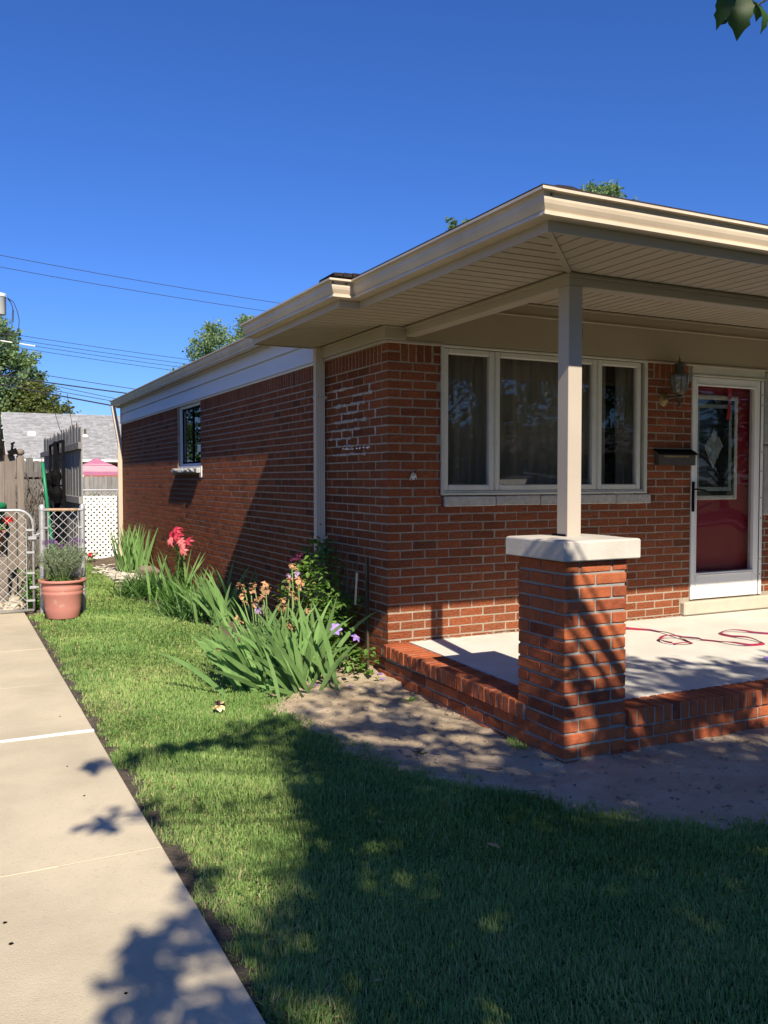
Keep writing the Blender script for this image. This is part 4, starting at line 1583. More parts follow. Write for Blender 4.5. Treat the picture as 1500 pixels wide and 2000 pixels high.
iris_fan(iris, (-.95, .12), [(3.2, 1.0), (3.0, .8), (2.7, .7), (3.5, 1.1), (2.9, .5), (3.3, .7), (2.8, .9), (3.1, .4)], .62, .036, 9)
iris_fan(iris, (-.80, -.10), [(3.75, 1.22), (3.5, 1.3), (3.0, 1.25), (4.1, 1.35), (4.5, 1.4)], .36, .036, 12)
random.seed(21)
for base, top, bl in (
    ((-.70, .35), (-.62, .50, .41), [(0, 0, .01, .030, 'spent'), (-.02, .0, -.06, .028, 'spent'), (.02, 0, -.11, .024, 'spent'), (-.01, .01, .04, .022, 'mauve')]),
    ((-.62, .42), (-.56, .62, .52), [(0, 0, .0, .026, 'spent'), (.03, 0, -.03, .022, 'spent')]),
    ((-.56, .30), (-.53, .55, .39), [(0, 0, .02, .034, 'spent'), (.03, .0, -.01, .030, 'spent'), (-.01, 0, .065, .028, 'mauve'), (0, .0, -.05, .026, 'spent')]),
    ((-.66, .30), (-.64, .40, .33), [(0, 0, 0, .030, 'spent'), (.03, 0, -.05, .026, 'spent')]),
    ((-.75, .25), (-.73, .42, .22), [(0, 0, 0, .034, 'spent'), (.04, .02, -.01, .03, 'spent'), (.02, 0, .05, .026, 'spent')]),
    ((-.80, .30), (-.90, .45, .215), [(0, 0, .0, .044, 'mauve'), (.03, 0, -.035, .030, 'spent'), (.05, 0, -.05, .02, 'maroon')]),
    ((-.85, .30), (-1.0, .55, .30), [(0, 0, 0, .026, 'spent'), (.02, 0, -.05, .024, 'spent')]),
    ((-.90, .20), (-1.12, .30, .175), [(0, 0, 0, .024, 'spent'), (.03, 0, -.04, .022, 'spent')]),
    ((-.72, .15), (-.70, .22, .07), [(0, 0, 0, .028, 'spent'), (-.03, 0, .03, .026, 'spent')]),
    ((-1.0, .10), (-1.32, .12, -.02), [(0, 0, 0, .024, 'spent'), (.05, 0, -.01, .018, 'spent')]),
    ((-.55, .32), (-.50, .42, .17), [(0, 0, 0, .030, 'spent')]),
):
    bloom_stalk(iris, (base[0], base[1], gz(*base)), (top[0], top[1], top[2] + .07), bl, .03)
for k in range(9):
    bx, by = -.72 + random.uniform(-.22, .14), .35 + random.uniform(-.12, .2)
    tx, ty = bx + random.uniform(-.14, .10), by + random.uniform(-.05, .2)
    bloom_stalk(iris, (bx, by, gz(bx, by)), (tx, ty, random.uniform(.24, .46)), [(random.uniform(-.02, .02), 0, 0, random.uniform(.024, .036), 'spent'), (random.uniform(-.03, .03), 0, -.05, .024, 'spent')][:1 + k % 2], .03)
mb = MB()
for k in range(14):
    a = V((-.72 + random.uniform(-.12, .2), .02 + random.uniform(-.1, .12), -.262))
    b = a + V((random.uniform(-.08, .08), random.uniform(-.06, .06), random.uniform(.0, .03)))
    mb.tube([a, a.lerp(b, .5) + V((0, 0, .012)), b], [.010, .012, .007], 6)
mb.build('rhizome', M['twig'], iris)
mar = thing('dark_iris', 'single dark maroon iris bloom on a tall stalk against the shaded brick', 'iris plant', (-.32, 1.05, gz(-.32, 1.05)))
mb = MB()
mb.tube([(-.32, 1.05, -.28), (-.34, 1.07, .2), (-.33, 1.06, .55)], [.007, .006, .005], 6)
mb.build('stalk', M['stem'], mar)
for dx, dz, r_ in ((-.03, .03, .05), (.03, .01, .045), (.045, -.06, .04), (.0, .06, .035)):
    mb = MB()
    petal_blob(mb, V((-.33 + dx, 1.06, .56 + dz)), r_, dx * 77, n=8)
    mb.build('bloom', M['maroon'], mar, smooth=True)

# --- clematis on the wall beside the downspout
def leafy(mb, pts_fn, n, size, rg, droop=.3):
    for i in range(n):
        c = pts_fn(rg)
        a = rg.uniform(0, 6.28)
        e = rg.uniform(-.9, .5)
        d = V((math.cos(a) * math.cos(e), math.sin(a) * math.cos(e), math.sin(e)))
        s = d.cross(V((rg.uniform(-.4, .4), rg.uniform(-.4, .4), 1)))
        if s.length < .05:
            continue
        s.normalize()
        t = s.cross(d)
        L = size * rg.uniform(.6, 1.25)
        w = L * rg.uniform(.30, .42)
        vs = [c, c + d * L * .35 - s * w + t * L * .06, c + d * L * .38 - t * L * .05, c + d * L * .35 + s * w + t * L * .06, c + d * L * .72 - s * w * .62, c + d * L * .72 + s * w * .62, c + d * L - t * L * droop * .5]
        mb.add(vs, [(0, 2, 1), (0, 3, 2), (1, 2, 4), (2, 3, 5), (2, 5, 6, 4)], rg.random())
rg = random.Random(3)
clem = thing('clematis_vine', 'leafy clematis climbing the brick wall at the downspout with violet flowers', 'clematis', (-.15, .7, gz(-.15, .7)))
def cl_main(rg):
    y = rg.uniform(.30, 1.28)
    top = .80 - .55 * abs(y - .95) if y > .55 else .52 - .9 * (.55 - y)
    z = -.24 + (top + .24) * rg.random() ** .72
    d = .40 + .10 * math.sin(z * 9 + y * 5) - .22 * max(0, z - .35)
    return V((-.04 - d * rg.random() ** .7, y, z))
mb = MB()
leafy(mb, cl_main, 1500, .052, rg)
def cl_low(rg):
    a = rg.gauss(0, 1)
    return V((-.10 - abs(rg.gauss(0, .12)), .12 + .13 * a, -.22 + .20 * rg.random()))
leafy(mb, cl_low, 130, .058, rg)
def cl_front(rg):
    return V((-.32 + rg.gauss(0, .09), .45 + rg.gauss(0, .12), -.2 + .55 * rg.random()))
leafy(mb, cl_front, 330, .050, rg)
mb.build('foliage', M['clem'], clem, kind='stuff')
mb = MB()
def cl_dry(rg):
    return V((-.30 + rg.gauss(0, .07), .80 + rg.gauss(0, .15), .22 + rg.gauss(0, .10)))
leafy(mb, cl_dry, 110, .036, rg)
def cl_dry2(rg):
    return V((-.18 + rg.gauss(0, .06), .95 + rg.gauss(0, .2), .60 + rg.gauss(0, .14)))
leafy(mb, cl_dry2, 40, .030, rg)
mb.build('dry_leaves', M['clem_dry'], clem, kind='stuff')
mb = MB()
for k in range(26):
    y = rg.uniform(.35, 1.2)
    mb.tube([(-.1, .6 + (y - .6) * .3, -.26), (-.08 - rg.random() * .12, (.6 + y) / 2, .1), (-.05 - rg.random() * .12, y, rg.uniform(.3, .78))], [.005, .004, .002], 5)
mb.build('stems', M['twig'], clem)
for k, (c, nrm, r_, n) in enumerate(((V((-.40, .10, .135)), (-.45, -.8, .35), .055, 6), (V((-.22, .12, .05)), (.2, -.6, .7), .045, 5), (V((-.44, .28, -.04)), (-.8, -.5, .2), .034, 5), (V((-.43, .22, -.10)), (-.5, -.8, -.2), .03, 5))):
    mb = MB()
    star_flower(mb, c, nrm, r_, n, .30, .5, k * .5)
    f_ = mb.build('flower', M['violet'], clem, smooth=True)
    mb = MB()
    petal_blob(mb, c + V(nrm).normalized() * .006, .010, k)
    mb.build('stamens', M['yellow'], f_)
for k in range(9):
    c = V((-.12 - rg.random() * .16, rg.uniform(.75, 1.25), rg.uniform(.35, .80)))
    mb = MB()
    petal_blob(mb, c, .014, k + 50)
    mb.build('seed_head', M['spent'], clem)
stake = thing('garden_stake', 'thin dark metal stake standing against the brick house corner', 'stake', (-.05, .26, -.24))
mb = MB()
mb.box((-.060, .255, -.30), (-.052, .285, .655)).box((-.0525, .279, -.30), (-.030, .285, .655))
mb.build('angle_bar', M['bronze'], stake)
gtag = thing('plant_tag', 'narrow pale plastic plant tag in the shade of the clematis', 'plant tag', (-.2, .155, .3))
mb = MB()
mb.obox((-.2, .175, .30), (-.2, .140, .555), .004, .026, V((0, 1, 0)))
mb.build('strip', M['galv'], gtag)

# --- plants farther along the wall
fan_plant('iris_clump', 'half-shaded iris clump with plain upright leaves right of the coral lilies', 'iris plant', (-.36, 3.35), 58, 1, .66, .036, (.1, .75), (3.0, .5, .62), rx=.12, ry=.30, curl=.35, seed=14)
fan_plant('iris_clump', 'farthest tall iris clump rising beside the rear downspout', 'iris plant', (-.30, 8.85), 70, 1, .84, .030, (.02, .26), (3.0, .5, .5), rx=.10, ry=.26, curl=.18, seed=15)
fan_plant('gladiolus_clump', 'upright sword-leaved clump standing left of the coral lily flowers', 'iris plant', (-.55, 5.05), 24, 1, .74, .032, (.05, .50), (3.0, .5, .55), mt='iris', rx=.10, ry=.24, curl=.25, seed=16)
fan_plant('daylily_clump', 'low dark arching daylily clump beside the round stone', 'daylily', (-.60, 5.95), 620, 1, .42, .016, (.1, 1.25), None, 'lowgreen', .17, .30, .9, seed=17, joined=True)
fan_plant('daylily_clump', 'low dark arching daylily clump at the foot of the half-shaded iris', 'daylily', (-.54, 3.95), 560, 1, .38, .015, (.1, 1.25), None, 'lowgreen', .13, .28, .9, seed=18, joined=True)
fan_plant('daylily_clump', 'loose bright daylily leaves in front of the coral lily stems', 'daylily', (-.50, 4.55), 150, 1, .50, .018, (.1, .9), (3.1, .8, .5), 'daylily', .12, .25, .6, seed=19, joined=True)
rg = random.Random(8)
lily = thing('asiatic_lily', 'lily with several large coral-red open blooms in front of the brick', 'lily', (-.42, 4.75, gz(-.42, 4.75)))
heads = [(-.45, 5.02, .60), (-.47, 5.0, .64), (-.50, 5.12, .57), (-.44, 4.88, .50),  (-.48, 4.92, .56), (-.44, 5.12, .54), (-.50, 5.20, .47), (-.42, 4.80, .45), (-.46, 4.70, .40), (-.40, 4.66, .52), (-.52, 5.05, .50)]
for k, (x, y, z) in enumerate(heads[:7]):
    bx, by = -.40 + rg.uniform(-.08, .08), 4.85 + rg.uniform(-.16, .16)
    mb = MB()
    mb.tube([(bx, by, -.26), (bx + (x - bx) * .4, by + (y - by) * .4, z * .4), (x, y, z - .05)], [.007, .006, .004], 6)
    mb.build('stem', M['stem'], lily)
    lv = MB()
    for j in range(34):
        t = j / 34
        p = V((bx, by, -.22)).lerp(V((x, y, z - .10)), t)
        a = rg.uniform(0, 6.28)
        vs, fs = sword(p, a, 1.1 + rg.uniform(-.3, .3), .13 * (1.1 - .5 * t), .016, .5, .2, 4)
        lv.add(vs, fs, rg.random())
    lv.build('stem_leaves', M['lowgreen'], lily)
for k, (x, y, z) in enumerate(heads):
    mb = MB()
    star_flower(mb, V((x, y, z)), (-.7 + rg.uniform(-.3, .3), -.6 + rg.uniform(-.4, .3), .35 + rg.uniform(-.2, .4)), rg.uniform(.066, .084), 6, .22, 1.9, rg.random())
    mb.build('flower', M['pink' if k in (0, 1, 2, 4, 5, 9) else 'palepink'], lily, smooth=True)
rose = thing('red_rose_stem', 'straggly stem with one small red bloom before the white lattice', 'flower', (-.66, 11.3, GZ))
mb = MB()
for k in range(8):
    mb.tube([(-.66 + rg.uniform(-.05, .05), 11.3, -.3), (-.66 + rg.uniform(-.15, .2), 11.3, -.18), (-.66 + rg.uniform(-.25, .35), 11.2, rg.uniform(-.15, -.02))], [.006, .005, .003], 5)
mb.build('stems', M['twig'], rose)
mb = MB()
petal_blob(mb, V((-.655, 11.2, -.13)), .04, 3)
petal_blob(mb, V((-.64, 11.2, -.17)), .03, 4)
mb.build('bloom', M['red_flower'], rose)
mb = MB()
leafy(mb, lambda r: V((-.66 + r.gauss(0, .12), 11.3 + r.gauss(0, .1), -.27 + .14 * r.random())), 70, .06, rg)
mb.build('leaves', M['clem'], rose, kind='stuff')

def rock_mesh(name, m, seed, size, flat=.7):
    import bmesh
    bm = bmesh.new()
    bmesh.ops.create_icosphere(bm, subdivisions=3, radius=1.0)
    o = V((seed * 3.1, seed * 1.7, seed * .9))
    for v in bm.verts:
        d = v.co.normalized()
        k = 1 + .34 * mnoise.noise(d * 1.3 + o) + .16 * mnoise.noise(d * 3.2 + o) + .06 * mnoise.noise(d * 8 + o)
        v.co = V((d.x * size, d.y * size * .85, d.z * size * flat)) * k
    me = bpy.data.meshes.new(name)
    bm.to_mesh(me)
    bm.free()
    me.materials.append(m)
    return me
o = link('garden_stone', rock_mesh('garden_stone', M['stone_grey'], 2, .15, .75))
o.location = (-.20, 8.05, -.20)
tag(o, 'round grey-brown stone between the daylily clump and the tall iris', 'stone')
o = link('flat_stone', rock_mesh('flat_stone', M['stone_grey'], 5, .10, .5))
o.location = (-.66, 7.1, -.27)
tag(o, 'flat grey stone lying on the mulch near the pale chips', 'stone')
mb = MB()
for k in range(150):
    x, y = -.58 + rg.gauss(0, .12), 8.6 + rg.gauss(0, .75)
    a = rg.uniform(0, 3.1)
    l_, w = rg.uniform(.03, .09), rg.uniform(.015, .04)
    z = gz(x, y) + rg.uniform(.0, .03)
    d, s = V((math.cos(a), math.sin(a), rg.uniform(-.2, .2))), V((-math.sin(a), math.cos(a), rg.uniform(-.2, .2)))
    c = V((x, y, z))
    q = [c - d * l_ - s * w * .6, c + d * l_ - s * w, c + d * l_ * .8 + s * w, c - d * l_ * .9 + s * w * .7]
    mb.add(q + [p + V((0, 0, .012)) for p in q], [(4, 5, 6, 7), (0, 1, 5, 4), (1, 2, 6, 5), (2, 3, 7, 6), (3, 0, 4, 7)], rg.random())
mb.build('stone_chips', M['chip'], None, kind='stuff', label='pale flat stone chips scattered over the mulch below the tall iris')
mb = MB()
for k in range(1900):
    u = rg.random()
    x, y = rg.uniform(-1.05, .0), rg.uniform(.0, 1.0)
    if u < .75:
        x, y = rg.uniform(-1.05, 2.6), rg.uniform(-3.4, .2)
    if not bool(in_poly(np.array([x]), np.array([y]), SOIL)[0]) or (x > -.03 and y > -2.2):
        continue
    s = rg.uniform(.003, .009) * (2.0 if rg.random() < .07 else 1)
    c = V((x, y, float(soil_z(np.array([x]), np.array([y]))[0]) + s * .3))
    vs, fs = chamfer_box(c - V((s, s * .8, s * .6)), c + V((s, s * .9, s * .6)), s * .35, s * .35)
    mb.add(vs, fs, rg.random())
mb.build('soil_clods', M['clod'], None, kind='stuff', label='crumbs of dry soil and small stones scattered over the bare ground')

# ------------------------------------------------------------------ fallen petals and bits
def flat_petal(name, x, y, z, az, l_, w, m, label, cat, group=None, tilt=.35):
    mb = MB()
    vs = []
    for t, ww, up in ((0, .25, 0), (.35, 1, .25), (.7, .9, .3), (1, .1, .1)):
        vs += [(-w * ww, l_ * (t - .5), up * w * tilt * 2), (0, l_ * (t - .5), 0.001), (w * ww, l_ * (t - .5), up * w * tilt * 2)]
    fs = []
    for i in range(3):
        fs += [(i * 3, i * 3 + 1, i * 3 + 4, i * 3 + 3), (i * 3 + 1, i * 3 + 2, i * 3 + 5, i * 3 + 4)]
    mb.add(vs, fs)
    o = mb.build(name, m, None, smooth=True)
    o.location = (x, y, z)
    o.rotation_euler = (random.uniform(-.15, .15), random.uniform(-.2, .2), az)
    return tag(o, label, cat, group)
def sz(x, y):
    return float(soil_z(np.array([x]), np.array([y]))[0]) + .006
PLS = ['violet petal on the soil at the foot of the foremost iris fan', 'violet petal hidden in the shadow right behind the iris roots', 'violet petal lying just right of the iris roots on the soil',
       'violet petal near the small curled brown leaf on the soil', 'left one of two violet petals lying close to the porch bricks', 'right one of two violet petals lying closest to the porch bricks']
for PL, (x, y, a) in zip(PLS, ((-.62, -.03, .4), (-.46, .12, 1.2), (-.50, .0, .2), (-.38, -.14, 1.9), (-.10, -.10, 1.2), (-.06, .02, .9))):
    flat_petal('petal', x, y, sz(x, y), a, .052, .014, M['violet'], PL, 'petal', 'violet petals fallen on the soil')
flat_petal('petal', 2.30, -1.62, pz(-1.62) + .008, .7, .085, .024, M['violet'], 'lone violet petal lying on the white porch floor below the hose', 'petal')
flat_petal('brown_leaf', -.44, -.22, sz(-.44, -.22), .9, .055, .014, M['spent'], 'small curled brown leaf on the soil near the iris roots', 'leaf')
flat_petal('brown_leaf', -1.05, -3.05, -.235, .5, .06, .018, M['spent'], 'pale dry leaf lying in the deeply shaded lawn', 'leaf')
flat_petal('bark_chip', -.42, -2.12, sz(-.42, -2.12), 1.1, .10, .016, M['stone_grey'], 'long grey bark chip on the shaded soil by the pier', 'bark chip')
flat_petal('bark_chip', -.62, -1.62, sz(-.62, -1.62), 1.9, .11, .022, M['stone_grey'], 'curled grey bark chip at the edge of the shaded lawn', 'bark chip')
flat_petal('brown_leaf', -2.50, -3.66, GZ + .006, .35, .040, .007, M['spent'], 'small orange-brown seed husk on the concrete path', 'leaf')
gl = thing('green_leaf', 'yellow-green torn leaf lying on the soil beside the porch bricks', 'leaf', (-.16, -.66, sz(-.16, -.66)))
mb = MB()
for a in (.2, .9, 2.6, 3.6):
    vs, fs = sword((-.16, -.66, sz(-.16, -.66) + .002), a, 1.25, .075, .024, .5, .2, 4)
    mb.add(vs, fs, .9)
mb.build('blade', M['daylily'], gl)
fb = thing('fallen_iris_bloom', 'withered cream and maroon iris bloom lying on the sunny lawn', 'flower', (-1.45, -.37, -.25))
for k, (mm, dx, dz) in enumerate((('yellow', 0, .0), ('maroon', .022, .016), ('maroon', -.012, .026), ('spent', -.02, -.008))):
    mb = MB()
    petal_blob(mb, V((-1.45 + dx, -.37 + .4 * dx, -.232 + dz)), .034 if k == 0 else .022, k + 3)
    mb.build('petal', M[mm], fb, smooth=True)
mb = MB()
for x, y, r_ in ((-2.90, -2.78, .008), (-2.89, -2.94, .009), (-2.42, -.05, .006), (-2.50, -1.12, .005), (-2.48, -1.62, .006), (-2.75, 1.8, .012), (-2.60, -3.4, .006)):
    mb.lathe([(r_, .001), (r_ * .7, .003), (0, .0035)], (x, y, GZ), 7)
mb.build('tar_drips', M['black'], path)

# ------------------------------------------------------------------ lawn grass, blade by blade
def lawn_blades():
    rg = np.random.default_rng(17)
    parts = []
    def zone(x0, x1, y0, y1, dens):
        n = int((x1 - x0) * (y1 - y0) * dens)
        x, y = rg.uniform(x0, x1, n), rg.uniform(y0, y1, n)
        k = in_poly(x, y, LAWN)
        return x[k], y[k]
    def fnoise(x, y, s, ph):
        return (np.sin(x * s + 1.7 * np.sin(y * s * .7 + ph)) + np.sin(y * s * 1.3 + 1.3 * np.sin(x * s * .9 + 2 * ph)) + np.sin((x + y) * s * 2.1 + ph) * .6) / 2.6
    zs = [(PATH_X, 1.6, -4.7, -2.4, 23000), (PATH_X, .2, -2.4, 0, 19000), (PATH_X, -.2, 0, 2.2, 9000), (PATH_X, -.3, 2.2, 5.2, 6000), (-2.0, -.3, 5.2, 12.6, 3600),
          (PATH_X, 3.0, -6.5, -4.7, 1500), (1.6, 5.0, -4.7, -3.4, 2500)]
    X, Y = [], []
    for z in zs:
        a, b = zone(*z)
        X.append(a)
        Y.append(b)
    X, Y = np.concatenate(X), np.concatenate(Y)
    ds = poly_dist(X, Y, SOIL)
    db = poly_dist(X, Y, BED)
    de = X - PATH_X
    wob = .075 * fnoise(X, Y, 8, .3) + .045 * fnoise(X, Y, 25, 1.1) + .02 * fnoise(X, Y, 70, 2.3)
    fr = rg.random(len(X))
    keep = (ds + wob < -.0 + .11 * (fr < .16)) & (db + wob * .6 < -.0)
    keep &= (de + wob * .7 > .048 + .045 * fr)
    keep &= ~((np.hypot(X + 1.9, Y - 4.45) < .22))
    # stray tufts in the dirt edge and on the soil
    stray = (de > .0) & (de < .16) & (fnoise(X, Y, 14, .7) > .55) & (fr < .35)
    keep |= stray
    tuft = (np.hypot((X + 2.14), (Y + 3.62)) < .14)
    keep |= tuft & (de > .02)
    st2 = (np.hypot(X - .0, Y + 1.82) < .12) & (X < -.03) & (fr < .5)
    keep |= st2
    X, Y, de, ds = X[keep], Y[keep], de[keep], ds[keep]
    tuft = tuft[keep]
    n = len(X)
    clump = fnoise(X, Y, 7, 2.2)
    hgt = rg.uniform(.020, .043, n) * (1 + .22 * clump) * np.where(tuft, 1.7, 1) * np.where(de < .22, 1.25, 1)
    hgt *= np.where(ds > -.25, 1.15, 1) * (1 + .20 * fnoise(X, Y, 3.1, 4.4))
    dist = np.hypot(X + 3.06, Y + 6.06)
    wid = rg.uniform(.0014, .0028, n) * np.clip(dist / 4.2, 1, 3.2)
    az = rg.uniform(0, 2 * np.pi, n)
    az = np.where(rg.random(n) < .35, .9 * fnoise(X, Y, 2.4, 5) * 3 + rg.normal(0, .6, n), az)
    lean = np.abs(rg.normal(.70, .48, n)) + np.where(tuft, .2, 0)
    dx, dy = np.cos(az), np.sin(az)
    sx, sy = -dy, dx
    z0 = np.full(n, -.298)
    z0 = np.where(ds > -.12, -.292, z0)
    h1 = hgt * .55
    mx, my, mz = X + dx * h1 * np.sin(lean * .6), Y + dy * h1 * np.sin(lean * .6), z0 + h1 * np.cos(lean * .6)
    tx, ty, tz = mx + dx * hgt * .5 * np.sin(lean * 1.6), my + dy * hgt * .5 * np.sin(lean * 1.6), mz + hgt * .5 * np.cos(lean * 1.6)
    v = np.empty((n, 5, 3))
    v[:, 0] = np.stack([X - sx * wid, Y - sy * wid, z0], 1)
    v[:, 1] = np.stack([X + sx * wid, Y + sy * wid, z0], 1)
    v[:, 2] = np.stack([mx + sx * wid * .85, my + sy * wid * .85, mz], 1)
    v[:, 3] = np.stack([mx - sx * wid * .85, my - sy * wid * .85, mz], 1)
    v[:, 4] = np.stack([tx, ty, tz], 1)
    me = bpy.data.meshes.new('lawn_grass')
    me.vertices.add(n * 5)
    me.vertices.foreach_set('co', v.ravel())
    me.loops.add(n * 7)
    b = np.arange(n)[:, None] * 5
    li = np.concatenate([b + np.array([[0, 1, 2, 3]]), b + np.array([[3, 2, 4]])], 1).ravel()
    me.loops.foreach_set('vertex_index', li.astype(np.int32))
    me.polygons.add(n * 2)
    ls = (np.arange(n)[:, None] * 7 + np.array([[0, 4]])).ravel()
    me.polygons.foreach_set('loop_start', ls.astype(np.int32))
    me.polygons.foreach_set('loop_total', np.tile([4, 3], n).astype(np.int32))
    at = me.attributes.new('rnd', 'FLOAT', 'FACE')
    patch = .5 + .22 * fnoise(X, Y, 1.9, 3.3) + .10 * fnoise(X, Y, 6, .4)
    val = np.clip(patch + rg.normal(0, .20, n), 0, .96)
    dry = rg.random(n) < (.03 + .09 * (de < .3))
    val = np.where(dry, 1.0, val)
    at.data.foreach_set('value', np.repeat(val, 2))
    me.materials.append(M['grass'])
    me.update()
    me.validate()
    return link('lawn_grass', me, None, kind='stuff', label='short mown lawn grass')
lawn_blades()

# ------------------------------------------------------------------ chain-link gate and panel
def chain_mesh(mb, x0, x1, z0, z1, y, pitch=.105, r=.0028):
    """two families of diagonal wires clipped to a rectangle"""
    h, w = z1 - z0, x1 - x0
    k = -h
    i = 0
    while k < w:
        for s in (1, -1):
            a, b = max(0, k), min(w, k + h)
            if b - a > .01:
                if s == 1:
                    p, q = (x0 + a, z0 + (a - k)), (x0 + b, z0 + (b - k))
                else:
                    p, q = (x1 - a, z0 + (a - k)), (x1 - b, z0 + (b - k))
                o = .004 if s == 1 else -.004
                mb.tube([(p[0], y + o, p[1]), (q[0], y - o, q[1])], r, 5)
        k += pitch
GY = 4.85
def gate_post(x, r, label):
    t = thing('gate_post', label, 'fence post', (x, GY, GZ))
    mb = MB()
    mb.lathe([(r, -.35), (r, .945)], (x, GY, 0), 14)
    mb.build('tube', M['galv'], t, smooth=True)
    mb = MB()
    mb.lathe([(r + .004, .925), (r + .004, .950), (r + .001, .965), (r * .8, .985), (r * .4, .996), (0, 1.0)], (x, GY, 0), 14)
    mb.build('cap', M['galv'], t, smooth=True)
    return t
P1X, P2X = -2.066, -1.618
p1 = gate_post(P1X, .036, 'thick rust-stained steel post between the gate and the flower pot')
p2 = gate_post(P2X, .030, 'thinner steel post beside the white lattice')
panel = thing('chainlink_fence', 'narrow chain-link fence panel with a rusty top rail behind the lavender', 'fence', (-1.84, GY, GZ))
mb = MB()
mb.tube([(P1X + .03, GY, .93), (P2X - .03, GY, .925)], .018, 8)
mb.build('top_rail', M['rusty'], panel, smooth=True)
for x in (-2.0, -1.665):
    mb = MB()
    mb.tube([(x, GY, -.24), (x, GY, .92)], .006, 6)
    mb.build('tension_bar', M['galv'], panel)
mb = MB()
for x, px_ in ((-2.0, P1X), (-1.665, P2X)):
    for z in (.10, .48, .72, .93):
        mb.obox((x, GY - .02, z), (px_, GY - .035, z), .010, .022)
mb.build('tension_bands', M['galv'], panel)
mb = MB()
chain_mesh(mb, -2.0, -1.665, -.22, .935, GY)
mb.build('wire_mesh', M['wire_galv'], panel)
gate = thing('chainlink_gate', 'low chain-link gate with a round-cornered pipe frame across the path', 'gate', (-2.65, GY, GZ))
GX0, GX1, GZ0, GZ1 = -3.20, -2.165, -.235, .93
mb = MB()
rc = .17
pts = [(GX1, GY, GZ0)]
pts += [(GX1, GY, GZ1 - rc)]
for k in range(7):
    a = k / 6 * math.pi / 2
    pts.append((GX1 - rc + rc * math.cos(a), GY, GZ1 - rc + rc * math.sin(a)))
for k in range(7):
    a = math.pi / 2 + k / 6 * math.pi / 2
    pts.append((GX0 + rc + rc * math.cos(a), GY, GZ1 - rc + rc * math.sin(a)))
pts += [(GX0, GY, GZ0), (GX1, GY, GZ0)]
mb.tube(pts, .0165, 8)
mb.build('frame', M['galv'], gate, smooth=True)
mb = MB()
mb.tube([(GX1 - .075, GY, GZ0 + .01), (GX1 - .075, GY, .83)], .006, 6)
for z in (-.12, .20, .44, .70):
    mb.obox((GX1 - .08, GY - .012, z), (GX1 + .01, GY - .018, z), .008, .024)
mb.build('tension_bar', M['galv'], gate)
mb = MB()
chain_mesh(mb, GX0 + .03, GX1 - .075, GZ0 + .02, GZ1 - .01, GY)
mb.build('wire_mesh', M['wire_galv'], gate)
mb = MB()
mb.cbox((GX1 - .06, GY - .04, .585), (GX1 + .035, GY - .01, .625), .006)
mb.tube([(GX1 + .0, GY - .03, .63), (GX1 + .06, GY - .03, .65), (P1X - .03, GY - .02, .66)], .009, 6)
mb.build('latch', M['galv'], gate)
mb = MB()
mb.tube([(GX1 + .0, GY - .03, .03), (GX1 + .05, GY - .03, .035)], .011, 6)
mb.cbox((GX1 - .05, GY - .04, .015), (GX1 + .03, GY - .012, .05), .006)
mb.build('hinge', M['galv'], gate)

# ------------------------------------------------------------------ flower pot with lavender
PCX, PCY = -1.895, 4.45
pot = thing('flower_pot', 'large terracotta-coloured pot with a wide rim on the grass by the gate', 'flower pot', (PCX, PCY, GZ))
mb = MB()
pz0 = -.285
mb.lathe([(0, 0), (.172, 0), (.180, .012), (.196, .12), (.212, .26), (.222, .275), (.224, .30), (.219, .312), (.223, .318), (.228, .345), (.226, .372), (.222, .385), (.226, .405)], (PCX, PCY, pz0), 40)
mb.build('body', M['terra'], pot, smooth=True)
mb = MB()
mb.lathe([(.224, .404), (.252, .408), (.259, .416), (.261, .430), (.257, .438), (.246, .440), (.236, .432), (.228, .38)], (PCX, PCY, pz0), 40)
mb.build('rim', M['terra'], pot, smooth=True)
mb = MB()
n, m_ = 28, 6
vs, fs = [(PCX, PCY, pz0 + .405)], []
for j in range(1, m_ + 1):
    for k in range(n):
        a = 6.283 * k / n
        r_ = .234 * j / m_
        vs.append((PCX + r_ * math.cos(a), PCY + r_ * math.sin(a), pz0 + .40 + random.uniform(-.006, .014)))
for k in range(n):
    fs.append((0, 1 + k, 1 + (k + 1) % n))
for j in range(m_ - 1):
    for k in range(n):
        a = 1 + j * n
        fs.append((a + k, a + n + k, a + n + (k + 1) % n, a + (k + 1) % n))
mb.add(vs, fs)
mb.build('potting_soil', M['potsoil'], pot, smooth=True)
lav = thing('lavender_bush', 'dense grey-green lavender bush with purple spikes growing in the pot', 'lavender', (PCX, PCY, pz0 + .4))
rg = random.Random(12)
fol, spk, stm = MB(), MB(), MB()
for i in range(520):
    a = rg.uniform(0, 6.283)
    sp = rg.random() ** .6
    base = V((PCX + .13 * sp * math.cos(a) * rg.random(), PCY + .13 * sp * math.sin(a) * rg.random(), pz0 + .41))
    hh = rg.uniform(.28, .50) * (1 - .28 * sp)
    tip = V((PCX + .285 * sp * math.cos(a), PCY + .27 * sp * math.sin(a), pz0 + .41 + hh))
    if rg.random() < .3:
        stm.tube([base, base.lerp(tip, .6) + V((0, 0, .02)), tip], [.0025, .002, .0012], 4, cap=False)
    nl = 20
    for j in range(nl):
        t = .25 + .75 * j / nl
        p = base.lerp(tip, t) + V((0, 0, .03 * math.sin(t * 3.1)))
        aa = rg.uniform(0, 6.28)
        d = V((math.cos(aa), math.sin(aa), rg.uniform(.3, 1.5))).normalized()
        s = d.cross(V((rg.random() - .5, rg.random() - .5, rg.random()))).normalized()
        L = rg.uniform(.018, .036)
        fol.add([p - s * .0020, p + s * .0020, p + d * L * .6 + s * .0028, p + d * L, p + d * L * .6 - s * .0028], [(0, 1, 2, 3, 4)], rg.random())
